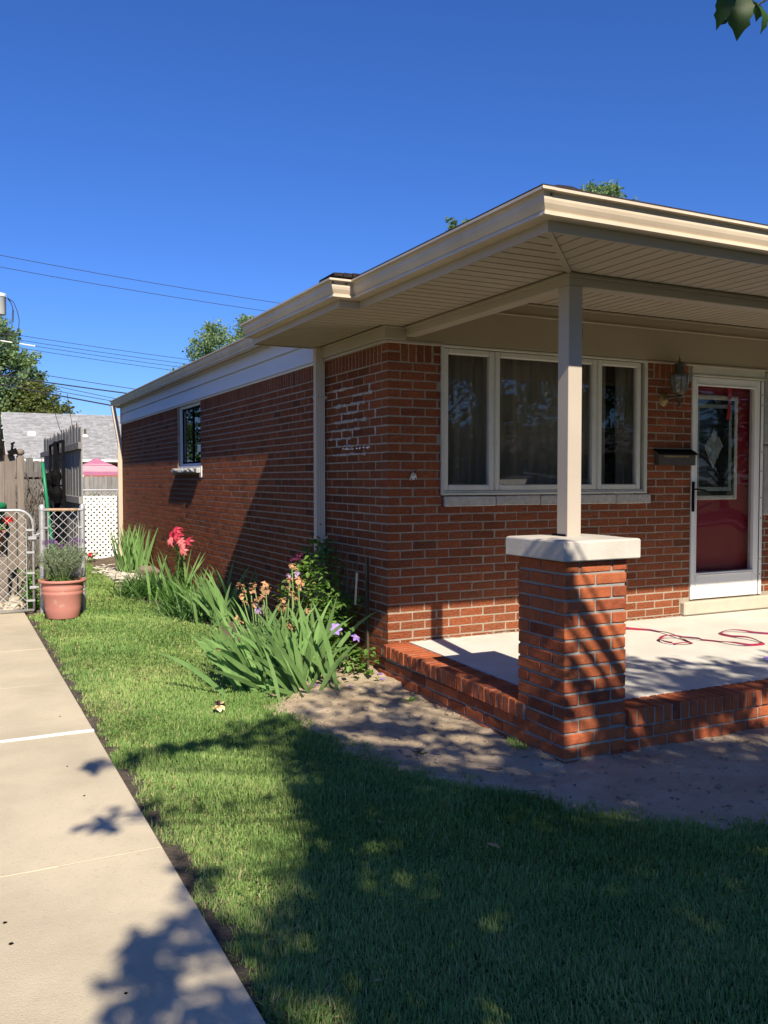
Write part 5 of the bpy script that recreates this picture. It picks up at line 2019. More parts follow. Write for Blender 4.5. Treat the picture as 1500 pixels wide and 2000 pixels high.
for i in range(26):
    a = rg.uniform(0, 6.283)
    sp = rg.uniform(.2, 1)
    p = V((PCX + .23 * sp * math.cos(a), PCY + .23 * sp * math.sin(a), pz0 + .41 + .33))
    q = p + V((.03 * math.cos(a), .03 * math.sin(a), rg.uniform(.10, .17)))
    stm.tube([p, q], .0016, 4, cap=False)
    for j in range(4):
        petal_blob(spk, q + V((0, 0, -.012 * j)), .011, i * 7 + j, n=5)
fol.build('foliage', M['lav'], lav, kind='stuff')
stm.build('stems', M['stem'], lav, kind='stuff')
spk.build('flower_spikes', M['lavfl'], lav, kind='stuff')
mb = MB()
leafy(mb, lambda r: (lambda a, r_: V((PCX + r_ * math.cos(a), PCY + r_ * math.sin(a), pz0 + .42 + .06 * r.random())))(r.uniform(3.3, 6.2), r.uniform(.13, .22)), 60, .035, rg)
seedl = mb.build('seedling_weeds', M['clem'], None, kind='stuff', label='small green seedlings in the soil of the flower pot')

# ------------------------------------------------------------------ wooden fences of the back yard
def board_row(t, name, m, axis, c0, c1, fixed, z0, ztop, w, gap=.006, th=.018, rg=random, ragged=.03, dog=True):
    u = c0
    i = 0
    while u < c1:
        ww = w * rg.uniform(.92, 1.05)
        zt = (ztop(u) if callable(ztop) else ztop) + rg.uniform(-ragged, ragged)
        tw = rg.uniform(-.004, .004)
        mb = MB()
        b = min(u + ww, c1)
        e = (b - u) * .22 if dog else .001
        poly = [(u, z0), (b, z0), (b, zt - e * rg.uniform(.6, 1.8)), (b - e, zt), (u + e, zt + rg.uniform(-.01, .01)), (u, zt - e * rg.uniform(.6, 1.8))]
        if axis == 'y':
            mb.prism(poly, 'x', fixed + tw, fixed + tw + th)
        else:
            mb.prism(poly, 'y', fixed + tw, fixed + tw + th)
        mb.build(name, m, t)
        u = b + gap * rg.uniform(.3, 1.8)
        i += 1
rg = random.Random(31)
pf = thing('privacy_fence', 'tall weathered grey board fence seen edge-on with a black rack on it', 'fence', (-1.55, 7.6, GZ))
board_row(pf, 'board', M['wood_grey'], 'y', 5.40, 10.0, -1.55, -.30, 1.97, .135, rg=rg, ragged=.035)
for z in (1.66, .98, .05):
    mb = MB()
    mb.cbox((-1.588, 5.36, z), (-1.5505, 10.25, z + .088), .004)
    mb.build('rail', M['wood_grey'], pf)
mb = MB()
mb.cbox((-1.53, 7.6, -.4), (-1.44, 7.69, 1.80), .006)
mb.build('post', M['wood_grey'], pf)
rack = thing('plant_rack', 'tall black metal rack with hanging lanterns on the grey board fence', 'rack', (-1.62, 7.0, GZ))
mb = MB()
for x, y0, y1, zt in ((-1.64, 8.1, 7.15, 1.79), (-1.68, 7.10, 6.98, 1.80), (-1.70, 6.55, 5.92, 1.78)):
    mb.obox((x, y0, -.26), (x, y0, zt), .035, .035)
    mb.obox((x, y1, -.26), (x, y1, zt), .035, .035)
    mb.obox((x, y0, zt), (x, y1, zt), .03, .03)
for z in (.2, .45, .70, .95, 1.2):
    mb.obox((-1.66, 7.15, z), (-1.69, 5.92, z), .022, .022)
    mb.obox((-1.86, 7.0, z + .1), (-1.60, 7.0, z + .1), .016, .016)
mb.build('frame', M['black'], rack)
for y, x, z, r_ in ((7.35, -1.73, 1.28, .11), (6.75, -1.74, 1.13, .085), (6.60, -1.72, 1.34, .075), (6.30, -1.74, 1.10, .08)):
    mb = MB()
    mb.lathe([(.0, .10), (r_ * .5, .09), (r_, .0), (r_ * .95, -.03), (r_ * .55, -.13), (0, -.14)], (x, y, z), 14)
    mb.tube([(x, y, z + .1), (x, y, z + .2), (x + .07, y, z + .21)], .008, 5)
    mb.build('lantern', M['black'], rack)
mb = MB()
for k in range(5):
    petal_blob(mb, V((-1.76, 6.3 + .16 * k, .2 + .22 * (k % 3))), .02, k)
mb.build('pale_tag', M['white'], rack)
pole = thing('green_pole', 'thin green metal pole leaning between the grey fences', 'pole', (-1.83, 6.0, GZ))
mb = MB()
mb.tube([(-1.945, 6.0, 1.50), (-1.90, 6.0, 1.0), (-1.855, 6.0, .55), (-1.78, 5.95, -.28)], .022, 8)
mb.build('tube', M['greenplastic'], pole, smooth=True)

cf = thing('old_fence', 'lower dark old board fence covered with dead vines between two fences', 'fence', (-1.75, 9.9, GZ))
board_row(cf, 'board', M['wood_dark'], 'x', -2.35, -1.58, 9.95, -.30, 1.62, .12, rg=rg, ragged=.04)
for z in (1.32, .30):
    mb = MB()
    mb.cbox((-2.4, 9.905, z), (-1.575, 9.9495, z + .09), .004)
    mb.build('rail', M['wood_dark'], cf)
vn = MB()
for k in range(46):
    x = rg.uniform(-2.2, -1.6)
    p = V((x, 9.88, -.2))
    pts = [p]
    for j in range(9):
        p = p + V((rg.uniform(-.09, .09), rg.uniform(-.03, .015), rg.uniform(.08, .24)))
        if p.z > 1.66:
            break
        pts.append(p)
    vn.tube(pts, .006, 4, cap=False)
vines = vn.build('dead_vines', M['twig'], None, kind='stuff', label='tangle of bare dead vine stems over the dark old board fence')
bf = thing('brown_fence', 'brown board fence ending in a post with a round cap at the left edge', 'fence', (-2.5, 6.6, GZ))
board_row(bf, 'board', M['wood_brown'], 'x', -4.0, -2.232, 6.6, -.30, 1.60, .145, rg=rg, ragged=.02)
for z in (1.2, .15):
    mb = MB()
    mb.cbox((-4.0, 6.62, z), (-2.2, 6.66, z + .09), .004)
    mb.build('rail', M['wood_brown'], bf)
mb = MB()
mb.cbox((-2.214, 6.555, -.4), (-2.124, 6.645, 1.60), .006)
post = mb.build('post', M['wood_brown'], bf)
mb = MB()
mb.lathe([(.0, 1.60), (.030, 1.60), (.034, 1.612), (.050, 1.618), (.058, 1.645), (.050, 1.675), (.028, 1.69), (0, 1.694)], (-2.169, 6.60, 0), 16)
mb.build('post_cap', M['wood_brown'], post, smooth=True)
sl = thing('security_light', 'pair of small black floodlights on top of the brown fence', 'security light', (-2.28, 6.55, 1.6))
for dx, a in ((0, .5), (-.17, -.1)):
    mb = MB()
    c = V((-2.255 + dx, 6.55, 1.655 + .1 * dx))
    mb.obox(c + V((-.06, 0, -.03)), c + V((.045, -.02, .01)), .07, .07)
    mb.obox(c + V((-.02, 0, 0)), c + V((-.005, 0, .10 * a + .05)), .028, .028)
    mb.obox(c + V((-.03, 0, .07 * a + .06)), c + V((.02, 0, .12 * a + .06)), .03, .025)
    mb.build('floodlight', M['black'], sl)
gbin = thing('green_bin', 'green plastic bin lid and body at the left edge behind the gate', 'bin', (-2.62, 6.2, GZ))
mb = MB()
mb.lathe([(0, -.3), (.20, -.3), (.225, .3), (.24, .90), (.25, .90)], (-2.625, 6.2, 0), 20)
mb.build('body', M['greenplastic'], gbin, smooth=True)
mb = MB()
mb.lathe([(.24, .90), (.262, .905), (.262, .96), (.24, .985), (.1, 1.01), (0, 1.015)], (-2.625, 6.2, 0), 20)
mb.build('lid', M['greenplastic'], gbin, smooth=True)
rp = thing('terracotta_pot', 'small terracotta pot half out of view at the left edge behind the gate', 'flower pot', (-2.56, 5.7, GZ))
mb = MB()
mb.lathe([(0, .35), (.115, .35), (.15, .60), (.168, .60), (.172, .655), (.15, .66), (.14, .62), (0, .62)], (-2.58, 5.7, 0), 20)
mb.build('body', M['terra'], rp, smooth=True)
mb = MB()
mb.cbox((-3.0, 5.5, -.30), (-2.40, 5.95, .345), .01)
st = tag(mb.build('wooden_box', M['wood_brown'], None), 'low brown wooden box carrying the small terracotta pot', 'box')
redf = thing('red_geranium', 'bright red flower head above the small terracotta pot', 'flower', (-2.4, 5.7, .65))
mb = MB()
mb.tube([(-2.50, 5.7, .62), (-2.42, 5.68, .70), (-2.385, 5.66, .77)], .006, 5)
mb.build('stem', M['stem'], redf)
mb = MB()
for k in range(5):
    petal_blob(mb, V((-2.385 + rg.uniform(-.03, .03), 5.66, .785 + rg.uniform(-.02, .025))), .038, k)
mb.build('bloom', M['red_flower'], redf, smooth=True)
mb = MB()
leafy(mb, lambda r: V((-2.56 + r.gauss(0, .09), 5.7 + r.gauss(0, .08), .64 + .08 * r.random())), 80, .05, rg)
mb.build('leaves', M['clem'], redf, kind='stuff')
# limestone rubble edging the path behind the gate
spots = [(-2.38, 5.12, .105), (-2.52, 5.32, .09), (-2.36, 5.55, .10), (-2.56, 5.75, .09), (-2.40, 6.02, .11), (-2.60, 6.25, .10), (-2.44, 6.45, .10), (-2.66, 6.0, .10), (-2.30, 5.32, .075), (-2.30, 5.85, .07)]
for k, (x, y, s) in enumerate(spots):
    o = link('rubble_stone', rock_mesh('rubble_stone', M['rock'], 11 + k, s, .75))
    o.location = (x, y, GZ + s * .30)
    o.rotation_euler = (0, 0, k * 1.1)
    tag(o, ['nearest large limestone lump right behind the lower corner of the gate', 'limestone lump left of the nearest one, behind the gate wire', 'large limestone lump third from the gate along the edging', 'leftmost limestone lump of the middle of the edging',
            'biggest limestone lump halfway along the stone edging', 'far left limestone lump near the brown fence', 'farthest limestone lump at the foot of the brown fence post', 'limestone lump at the left edge below the green bin',
            'small limestone lump tucked beside the gate hinge', 'small limestone lump at the foot of the weeds'][k], 'stone', 'limestone lumps edging the path behind the gate')
mb = MB()
leafy(mb, lambda r: V((-2.13 + r.gauss(0, .045), 5.1 + abs(r.gauss(0, .5)), -.26 + .40 * r.random() ** 1.6)), 420, .06, rg, .2)
mb.build('weeds', M['daylily'], None, kind='stuff', label='green weeds growing along the fence foot behind the gate')
mb = MB()
mb.add([(-2.24, 4.7, -.282), (-1.6, 4.7, -.282), (-1.6, 9.9, -.282), (-2.24, 9.9, -.282)], [(0, 1, 2, 3)])
mb.build('yard_soil', M['mulch'], None, kind='structure')

# white lattice between the yards
lat = thing('lattice_fence', 'white vinyl lattice panel closing the gap behind the house corner', 'fence', (-.36, 11.9, GZ))
LX0, LX1, LZ0, LZ1, LY = -.735, .02, -.30, .95, 11.9
def clip_strip(k, s, off):
    h, w = LZ1 - LZ0, LX1 - LX0
    a, b = max(0, k), min(w, k + h)
    if b - a < .02:
        return
    if s > 0:
        p, q = (LX0 + a, LZ0 + a - k), (LX0 + b, LZ0 + b - k)
    else:
        p, q = (LX1 - a, LZ0 + a - k), (LX1 - b, LZ0 + b - k)
    mb = MB()
    mb.obox((p[0], LY + off, p[1]), (q[0], LY + off, q[1]), .041, .006, V((0, 1, 0)))
    mb.build('slat', M['lattice'], lat)
k = -(LZ1 - LZ0)
while k < LX1 - LX0:
    clip_strip(k, 1, .0)
    clip_strip(k, -1, .007)
    k += .107
mb = MB()
frame_bars(mb, LX0 - .01, LX1 + .01, LZ0, LZ1, .032, LY - .012, LY + .02)
mb.build('frame', M['lattice'], lat)

# behind the lattice: chain-link fence and a picket fence
bk = thing('back_chainlink_fence', 'low chain-link fence rail showing just above the white lattice', 'fence', (.8, 16, GZ))
mb = MB()
mb.tube([(-3, 16, 1.02), (9, 16, 1.02)], .022, 8)
mb.build('top_rail', M['galv'], bk)
for x in (-1.2, 1.6, 4.4):
    mb = MB()
    mb.tube([(x, 16.03, -.3), (x, 16.03, 1.06)], .026, 8)
    mb.build('post', M['galv'], bk)
mb = MB()
chain_mesh(mb, -.6, 2.0, .0, 1.01, 16, .10, .003)
mb.build('wire_mesh', M['wire_galv'], bk)
far = thing('picket_fence', 'long grey picket fence in the next yard below the pink canopy', 'fence', (1.2, 22.5, GZ))
board_row(far, 'picket', M['wood_grey'], 'x', -1.6, 4.4, 22.5, -.3, 1.37, .13, rg=rg, ragged=.025)
mb = MB()
mb.cbox((-1.6, 22.53, 1.0), (4.4, 22.57, 1.09), .004)
mb.build('rail', M['wood_grey'], far)
mb = MB()
leafy(mb, lambda r: V((.25 + r.gauss(0, .4), 18 + r.gauss(0, .4), .55 + .35 * r.random())), 160, .10, rg)
mb.build('garden_plants', M['clem'], None, kind='stuff', label='low green garden plants in the yard behind the white lattice')

# pink canopy in the next yard
gaz = thing('pink_canopy', 'two-tier pink fabric canopy standing behind the picket fence', 'canopy', (2.3, 28.5, GZ))
gx, gy = 2.05, 28.6
def hip_cloth(mb, cx, cy, hw, hd, z0, z1, top, val):
    c = [(cx - hw, cy - hd), (cx + hw, cy - hd), (cx + hw, cy + hd), (cx - hw, cy + hd)]
    t = [(cx - top, cy - top), (cx + top, cy - top), (cx + top, cy + top), (cx - top, cy + top)]
    n = 6
    vs = []
    for i in range(n + 1):
        u = i / n
        zz = z0 + (z1 - z0) * (u ** 1.25)
        for j in range(4):
            vs.append((c[j][0] + (t[j][0] - c[j][0]) * u, c[j][1] + (t[j][1] - c[j][1]) * u, zz))
    fs = [(i * 4 + j, i * 4 + (j + 1) % 4, i * 4 + 4 + (j + 1) % 4, i * 4 + 4 + j) for i in range(n) for j in range(4)]
    fs.append((n * 4, n * 4 + 1, n * 4 + 2, n * 4 + 3))
    mb.add(vs, fs)
mb = MB()
hip_cloth(mb, gx, gy, 1.05, 1.2, 1.56, 1.86, .45, .1)
mb.build('lower_roof', M['pinkcloth'], gaz)
mb = MB()
hip_cloth(mb, gx, gy, .58, .6, 1.80, 2.10, .02, .1)
mb.build('upper_roof', M['rosecloth'], gaz)
mb = MB()
for a, b in (((gx - 1.05, gy - 1.2), (gx + 1.05, gy - 1.2)), ((gx - 1.05, gy - 1.2), (gx - 1.05, gy + 1.2)), ((gx + 1.05, gy - 1.2), (gx + 1.05, gy + 1.2))):
    mb.obox((a[0], a[1], 1.50), (b[0], b[1], 1.50), .012, .13)
mb.build('valance', M['rosecloth'], gaz)
for sx in (-1, 1):
    for sy in (-1, 1):
        mb = MB()
        mb.obox((gx + sx * 1.03, gy + sy * 1.17, -.36), (gx + sx * 1.03, gy + sy * 1.17, 1.56), .05, .05)
        mb.build('leg', M['bronze'], gaz)

# neighbouring house behind
nb = thing('neighbour_house', 'house with a long pale grey shingle roof and red brick gable behind the fences', 'house', (3, 45, GZ))
mb = MB()
mb.box((-.15, 41.35, -.4), (12, 48.6, 2.30))
mb.build('brick_wall', M['far_brick'], nb)
mb = MB()
mb.prism([(41.35, 2.30), (48.6, 2.30), (45, 4.70)], 'x', -.15, 12)
mb.build('gable', M['far_brick'], nb)
mb = MB()
mb.prism([(40.9, 2.30), (45, 4.85), (49.1, 2.30), (49.1, 2.22), (45, 4.77), (40.9, 2.22)], 'x', -.36, 12.3)
nroof = mb.build('roof', M['shingle_old'], nb)
rg = random.Random(77)
mb = MB()
rows = 34
for i in range(rows):
    t0, t1 = i / rows, (i + 1.15) / rows
    y0, z0_ = 40.88 + 4.12 * t0, 2.315 + 2.55 * t0
    y1, z1_ = 40.88 + 4.12 * min(t1, 1), 2.315 + 2.55 * min(t1, 1)
    x = -.37 - rg.random() * .4
    while x < 5.9:
        w = rg.uniform(.22, .42)
        a = max(x, -.37)
        o = rg.uniform(0, .012)
        mb.add([(a, y0, z0_ + .012 + o), (x + w, y0, z0_ + .012 + o), (x + w, y1, z1_ + .002), (a, y1, z1_ + .002)], [(0, 1, 2, 3)], rg.random())
        x += w + .006
mb.build('shingles', M['shingle_old'], nroof, kind='stuff')
mb = MB()
mb.cbox((-.36, 40.84, 2.12), (12.3, 40.90, 2.30), .005).box((-.36, 40.9, 2.14), (12.3, 41.36, 2.17))
mb.cbox((-.37, 40.70, 2.16), (12.3, 40.838, 2.29), .02)
mb.build('eave_trim', M['white'], nb)
mb = MB()
mb.prism([(40.9, 2.20), (45, 4.75), (45, 4.58), (41.2, 2.20)], 'x', -.375, -.361)
mb.build('rake_board', M['white'], nb)
mb = MB()
mb.box((-.17, 44.4, 3.0), (-.151, 45.5, 3.9))
mb.build('gable_vent', M['white'], nb)
for x, y, kind_ in ((.95, 43.0, 'box'), (3.62, 43.0, 'pipe')):
    mb = MB()
    z = 2.315 + 2.55 * (y - 40.88) / 4.12
    if kind_ == 'box':
        mb.cbox((x - .20, y - .2, z - .1), (x + .20, y + .2, z + .12), .02)
        mb.build('roof_vent', M['white'], nb)
    else:
        mb.lathe([(.06, -.1), (.06, .32)], (x, y, z), 10)
        mb.build('vent_pipe', M['bronze'], nb)
        mb = MB()
        mb.lathe([(.22, -.10), (.10, .04), (.07, .06)], (x, y, z), 10)
        mb.build('pipe_flashing', M['white'], nb)
mb = MB()
mb.box((2.2, 41.30, 1.3), (3.3, 41.349, 2.05))
nw = mb.build('window', M['white'], nb)
for x in (2.28, 2.80):
    mb = MB()
    mb.box((x, 41.28, 1.36), (x + .44, 41.299, 2.0))
    mb.build('pane', M['carglass'], nw)

# ------------------------------------------------------------------ trees
def leaf_quads(centers, size, rg, flat=.6, up=0.0):
    """bent two-quad leaves at the given points; returns arrays"""
    n = len(centers)
    a = rg.uniform(0, 2 * np.pi, n)
    e = rg.normal(-.15, .5, n) + up
    d = np.stack([np.cos(a) * np.cos(e), np.sin(a) * np.cos(e), np.sin(e)], 1)
    r = rg.normal(0, flat, (n, 3))
    r[:, 2] += 1
    s = np.cross(d, r)
    s /= np.linalg.norm(s, axis=1)[:, None] + 1e-9
    t = np.cross(s, d)
    L = size * rg.uniform(.6, 1.2, n)[:, None]
    w = L * rg.uniform(.26, .40, n)[:, None]
    v = np.empty((n, 6, 3))
    v[:, 0] = centers
    v[:, 1] = centers + d * L * .45 - s * w + t * L * .08
    v[:, 2] = centers + d * L * .50 - t * L * .03
    v[:, 3] = centers + d * L * .45 + s * w + t * L * .08
    v[:, 4] = centers + d * L - t * L * .12
    v[:, 5] = v[:, 4]
    return v[:, :5]

def leaf_object(name, C, size, m, parent, seed, up=0.0, rndv=None, **props):
    rg = np.random.default_rng(seed)
    v = leaf_quads(C, size, rg, up=up)
    n = len(C)
    me = bpy.data.meshes.new(name)
    me.vertices.add(n * 5)
    me.vertices.foreach_set('co', v.ravel())
    me.loops.add(n * 8)
    b = np.arange(n)[:, None] * 5
    li = np.concatenate([b + np.array([[0, 1, 4, 2]]), b + np.array([[0, 2, 4, 3]])], 1).ravel()
    me.loops.foreach_set('vertex_index', li.astype(np.int32))
    me.polygons.add(n * 2)
    me.polygons.foreach_set('loop_start', (np.arange(n * 2) * 4).astype(np.int32))
    me.polygons.foreach_set('loop_total', np.full(n * 2, 4, np.int32))
    at = me.attributes.new('rnd', 'FLOAT', 'FACE')
    val = np.clip(rg.random(n) if rndv is None else rndv + rg.normal(0, .18, n), 0, 1)
    at.data.foreach_set('value', np.repeat(val, 2))
    me.materials.append(m)
    me.update()
    return link(name, me, parent, **props)

def crown_tree(name, label, base, height, rad, crown0, seed, leaf, size, nclump, per, group=None, up=0.4, trunk_r=.2, spray=.5, cat='tree'):
    rg = np.random.default_rng(seed)
    rr = random.Random(seed)
    t = thing(name, label, cat, base, group)
    bx, by, bz = base
    mb = MB()
    mb.tube([(bx, by, bz - .3), (bx + rr.uniform(-.1, .1), by, bz + height * .3), (bx + rr.uniform(-.2, .2), by, bz + height * .6), (bx, by, bz + height * .88)],
            [trunk_r * 1.3, trunk_r, trunk_r * .6, trunk_r * .15], 10)
    mb.build('trunk', M['bark'], t, smooth=True)
    cz0 = bz + crown0
    ch = height - crown0
    pts, val = [], []
    lb = MB()
    for i in range(nclump):
        u = rr.random() ** .8
        z = cz0 + ch * u
        prof = math.sin(math.pi * min(1, .12 + .88 * u) ** .8) ** .7
        a = rr.uniform(0, 6.283)
        q = rr.random() ** .45
        r_ = rad * prof * q
        c = np.array([bx + r_ * math.cos(a), by + r_ * math.sin(a), z])
        if i % 4 == 0:
            lb.tube([(bx, by, z - ch * .22), (bx + r_ * .5 * math.cos(a), by + r_ * .5 * math.sin(a), z - ch * .08), tuple(c)], [trunk_r * .28, trunk_r * .16, .012], 5, cap=False)
        sc = spray * rr.uniform(.6, 1.3)
        k = int(per * rr.uniform(.6, 1.4))
        # each clump is a spray pointing out and up
        o = np.array([math.cos(a) * .7, math.sin(a) * .7, .9])
        o /= np.linalg.norm(o)
        along = rg.uniform(-.6, 1.0, k)[:, None]
        pts.append(c + o * along * sc + rg.normal(0, .34, (k, 3)) * sc * (1.05 - .55 * np.clip(along, 0, 1)))
        val.append(np.full(k, rr.uniform(.25, .75)))
    lb.build('limbs', M['bark'], t)
    P_ = np.concatenate(pts)
    leaf_object('crown', P_, size, leaf, t, seed + 1, up=up, rndv=np.concatenate(val))
    return t
BG = 'trees beyond the back yards'
crown_tree('maple_tree', 'tall green tree behind the grey-roofed house at the left edge', (-1.8, 57, -.36), 13.2, 5.4, 1.2, 41, M['leaf_far'], .27, 520, 100, BG, .5, .3, .55)
crown_tree('olive_tree', 'low rounded olive-tinted tree behind the ridge of the grey roof', (2.0, 54, -.36), 7.4, 2.9, 1.2, 42, M['leaf_olive'], .23, 280, 90, BG, .1, .2, .6)
crown_tree('small_tree', 'light green low tree in the gap left of the olive tree', (-.2, 56, -.36), 6.9, 2.8, .8, 47, M['leaf_far'], .24, 150, 80, BG, .2, .2, .6)
crown_tree('ash_tree', 'feathery green tree showing above the long rear eave of the brick house', (8.35, 35, -.36), 8.65, 1.9, 3.0, 43, M['leaf_far'], .135, 150, 120, BG, .9, .2, .50)
crown_tree('ash_tree', 'pointed tree top behind the jog in the gutter', (10.4, 36, -.36), 9.25, 1.2, 3.0, 48, M['leaf_far'], .135, 80, 120, BG, .9, .2, .50)
crown_tree('locust_tree', 'slim tree top just clearing the corner gutter of the porch roof', (13.0, 20.2, -.36), 11.0, 1.0, 4.0, 44, M['leaf_far'], .17, 60, 44, BG, .5, .15, .26)
crown_tree('locust_tree', 'broad tree top behind the shingles right of the porch roof corner', (19.0, 20.0, -.36), 12.5, 3.5, 5.0, 45, M['leaf_far'], .13, 230, 60, BG, .5, .2, .32)

# ------------------------------------------------------------------ utility pole, transformer, wires
up_ = thing('utility_pole', 'wooden utility pole with a grey transformer just inside the left edge', 'utility pole', (-1.62, 27, GZ))
mb = MB()
mb.tube([(-1.64, 27.05, -.4), (-1.64, 27.05, 10.9)], [.15, .11], 12)
mb.build('pole', M['bark'], up_, smooth=True)
mb = MB()
mb.lathe([(0, 6.91), (.17, 6.91), (.20, 6.93), (.20, 7.56), (.212, 7.565), (.212, 7.60), (.19, 7.635), (.10, 7.66), (0, 7.665)], (-1.305, 26.9, 0), 20)
mb.build('transformer', M['transformer'], up_, smooth=True)
mb = MB()
mb.lathe([(.214, 7.52), (.222, 7.53), (.222, 7.55), (.214, 7.56)], (-1.305, 26.9, 0), 20)
mb.build('clamp_band', M['transformer'], up_)
mb = MB()
mb.obox((-3.0, 26.95, 10.35), (-1.45, 26.95, 10.35), .10, .12)
mb.build('crossarm', M['bark'], up_)
mb = MB()
for k, pts in enumerate(([(-1.07, 26.9, 7.50), (-.98, 26.9, 7.42), (-.90, 26.9, 7.20), (-.93, 26.9, 6.70), (-.94, 26.9, 6.50)], [(-1.07, 26.9, 7.5), (-.95, 26.9, 7.35), (-.88, 26.9, 7.1), (-.89, 26.9, 6.7)],
                         [(-1.07, 26.9, 7.52), (-.88, 26.9, 7.40), (-.76, 26.9, 7.1), (-.70, 26.9, 6.8), (-.72, 26.9, 6.45), (-.80, 26.9, 6.32), (-.93, 26.9, 6.27)])):
    mb.tube(spline(pts, 5) if False else pts, .014, 5)
mb.tube([(-1.64, 26.95, 6.30), (-.93, 26.95, 6.24)], .02, 6)
mb.build('drop_leads', M['cable'], up_)
wires = [('uppermost thin wire across the open sky', 8.939, -1.27, -.0722, .010, 12), ('second thin wire just below the uppermost one', 8.539, -1.277, -.0707, .010, 12),
         ('top one of the four close wires left of the feathery tree', 6.279, -.922, -.0743, .0095, 9), ('second of the four close wires left of the feathery tree', 6.109, -.827, -.0761, .0095, 9),
         ('third of the four close wires carrying a white sleeve', 5.957, -.467, -.0816, .0095, 9), ('lowest of the four close wires left of the feathery tree', 5.813, -.502, -.0827, .0095, 9),
         ('thin upper wire of the low bundle above the grey roof', 4.942, .154, -.1025, .012, 9), ('thick upper cable of the low bundle above the grey roof', 4.705, .067, -.0868, .024, 9),
         ('thick lower cable crossing in front of the olive tree', 4.531, -1.34, -.1452, .026, 9), ('thin lowest wire of the low bundle under the thick cable', 4.486, -.021, -.1364, .012, 9),
         ('thin slanting wire between the two thick cables', 4.62, .25, -.165, .011, 9)]
for lab, z, x, s, r_, xe in wires:
    mb = MB()
    pts = []
    x0 = -1.62
    for k in range(15):
        t = k / 14
        xx = x0 + (xe + 14 - x0) * t
        zz = z + s * (xx - x) + .0022 * (xx - 4) ** 2 - .035
        pts.append((xx, 27, zz))
    mb.tube(pts, r_, 5)
    w_ = tag(mb.build('overhead_wire', M['cable'], None), lab, 'wire', 'overhead wires from the utility pole')
    if 'sleeve' in lab:
        mb = MB()
        f = lambda xx: z + s * (xx - x) + .0022 * (xx - 4) ** 2 - .035
        mb.tube([(-1.3, 26.99, f(-1.3)), (-.93, 26.99, f(-.93))], .022, 6)
        mb.tube([(-.70, 26.99, f(-.70)), (-.24, 26.99, f(-.24)), (-.20, 26.99, f(-.20))], [.022, .022, .045], 6)
        mb.build('wire_sleeve', M['white'], w_)
for k, (a, b) in enumerate((((.55, 30, 4.6), (2.4, 41, 3.0)), ((1.2, 30, 4.6), (2.9, 41, 3.0)))):
    mb = MB()
    mb.tube([a, V(a).lerp(V(b), .5) - V((0, 0, .12)), b], .012, 5)
    tag(mb.build('service_wire', M['cable'], None), ['left', 'right'][k] + ' one of two thin service wires running down over the grey roof', 'wire', 'service wires over the grey roof')

# dense shrubs added behind the lattice so its holes look dark
rgs = np.random.default_rng(3)
for k, (x, y, r_, h) in enumerate(((-.75, 13.2, .42, 1.0), (-.15, 13.5, .45, 1.05), (.5, 13.3, .45, .95))):
    t = thing('added_shrub', ['left', 'middle', 'right'][k] + ' one of three dark green shrubs added to darken the holes of the white lattice', 'shrub', (x, y, GZ), 'shrubs added to darken the lattice holes')
    n_ = 900
    a, q = rgs.uniform(0, 6.283, n_), rgs.random(n_) ** .5
    z = rgs.random(n_)
    rr_ = r_ * q * (1 - .5 * z ** 3)
    leaf_object('foliage', np.stack([x + rr_ * np.cos(a), y + rr_ * np.sin(a), -.35 + h * z], 1), .10, M['leaf'], t, 90 + k, kind='stuff')
    mb = MB()
    for j in range(7):
        mb.tube([(x, y, -.36), (x + random.uniform(-.3, .3), y + random.uniform(-.2, .2), h * .7 - .3)], [.02, .006], 5)
    mb.build('stems', M['twig'], t)

# ------------------------------------------------------------------ the street side, seen in the window glass
mb = MB()
mb.add([(-60, -22.5, -.352), (60, -22.5, -.352), (60, -15.0, -.352), (-60, -15.0, -.352)], [(0, 1, 2, 3)])
mb.build('street', M['asphalt'], None, kind='structure')
for y in (-15.0, -22.65):
    mb = MB()
    mb.cbox((-60, y, -.40), (60, y + .15, -.24), .01)
    mb.build('kerb', M['path'], None, kind='structure')
oh = thing('street_house', 'brick house with a grey roof across the street', 'house', (27, -34, -.36))
mb = MB()
mb.box((19, -42, -.4), (36, -34, 2.5))
mb.build('wall', M['far_brick'], oh)
mb = MB()
mb.prism([(-33.4, 2.5), (-38, 4.7), (-42.6, 2.5)], 'x', 18.4, 36.6)
mb.build('roof', M['shingle_old'], oh)
for x in (21.0, 25.0, 31.0):
    mb = MB()
    mb.box((x, -33.995, .8), (x + 1.8, -33.90, 2.1))
    w_ = mb.build('window', M['white'], oh)
    mb = MB()
    mb.box((x + .1, -33.895, .9), (x + 1.7, -33.88, 2.0))
    mb.build('pane', M['carglass'], w_)
mb = MB()
mb.box((28.2, -33.99, -.3), (29.2, -33.92, 1.9))
mb.build('door', M['white'], oh)
# parked car at the kerb
car = thing('parked_car', 'dark grey sport utility vehicle parked at the far side of the front lawn', 'car', (13.2, -16.2, -.35))
cx, cy, cz = 13.2, -16.2, -.35
body = [(-2.35, .42), (-2.38, .80), (-2.25, 1.02), (-1.30, 1.10), (-.78, 1.62), (-.45, 1.70), (1.85, 1.68), (2.15, 1.50), (2.32, 1.08), (2.36, .50), (2.2, .34), (-2.2, .34)]
mb = MB()
prof = [(cx + px_, cz + z) for px_, z in body]
n = len(prof)
vs = []
for y, ins in ((-.92, .08), (-.86, 0), (.86, 0), (.92, .08)):
    for (px_, z) in prof:
        tum = .16 * max(0, (z - cz - 1.05)) if z - cz > 1.05 else 0
        yy = y * (1 - tum)
        vs.append((px_ + (cx - px_) * ins * .2, cy + yy, z - (.03 if ins else 0) * (z - cz > 1)))
fs = [tuple(range(n)), tuple(reversed(range(3 * n, 4 * n)))]
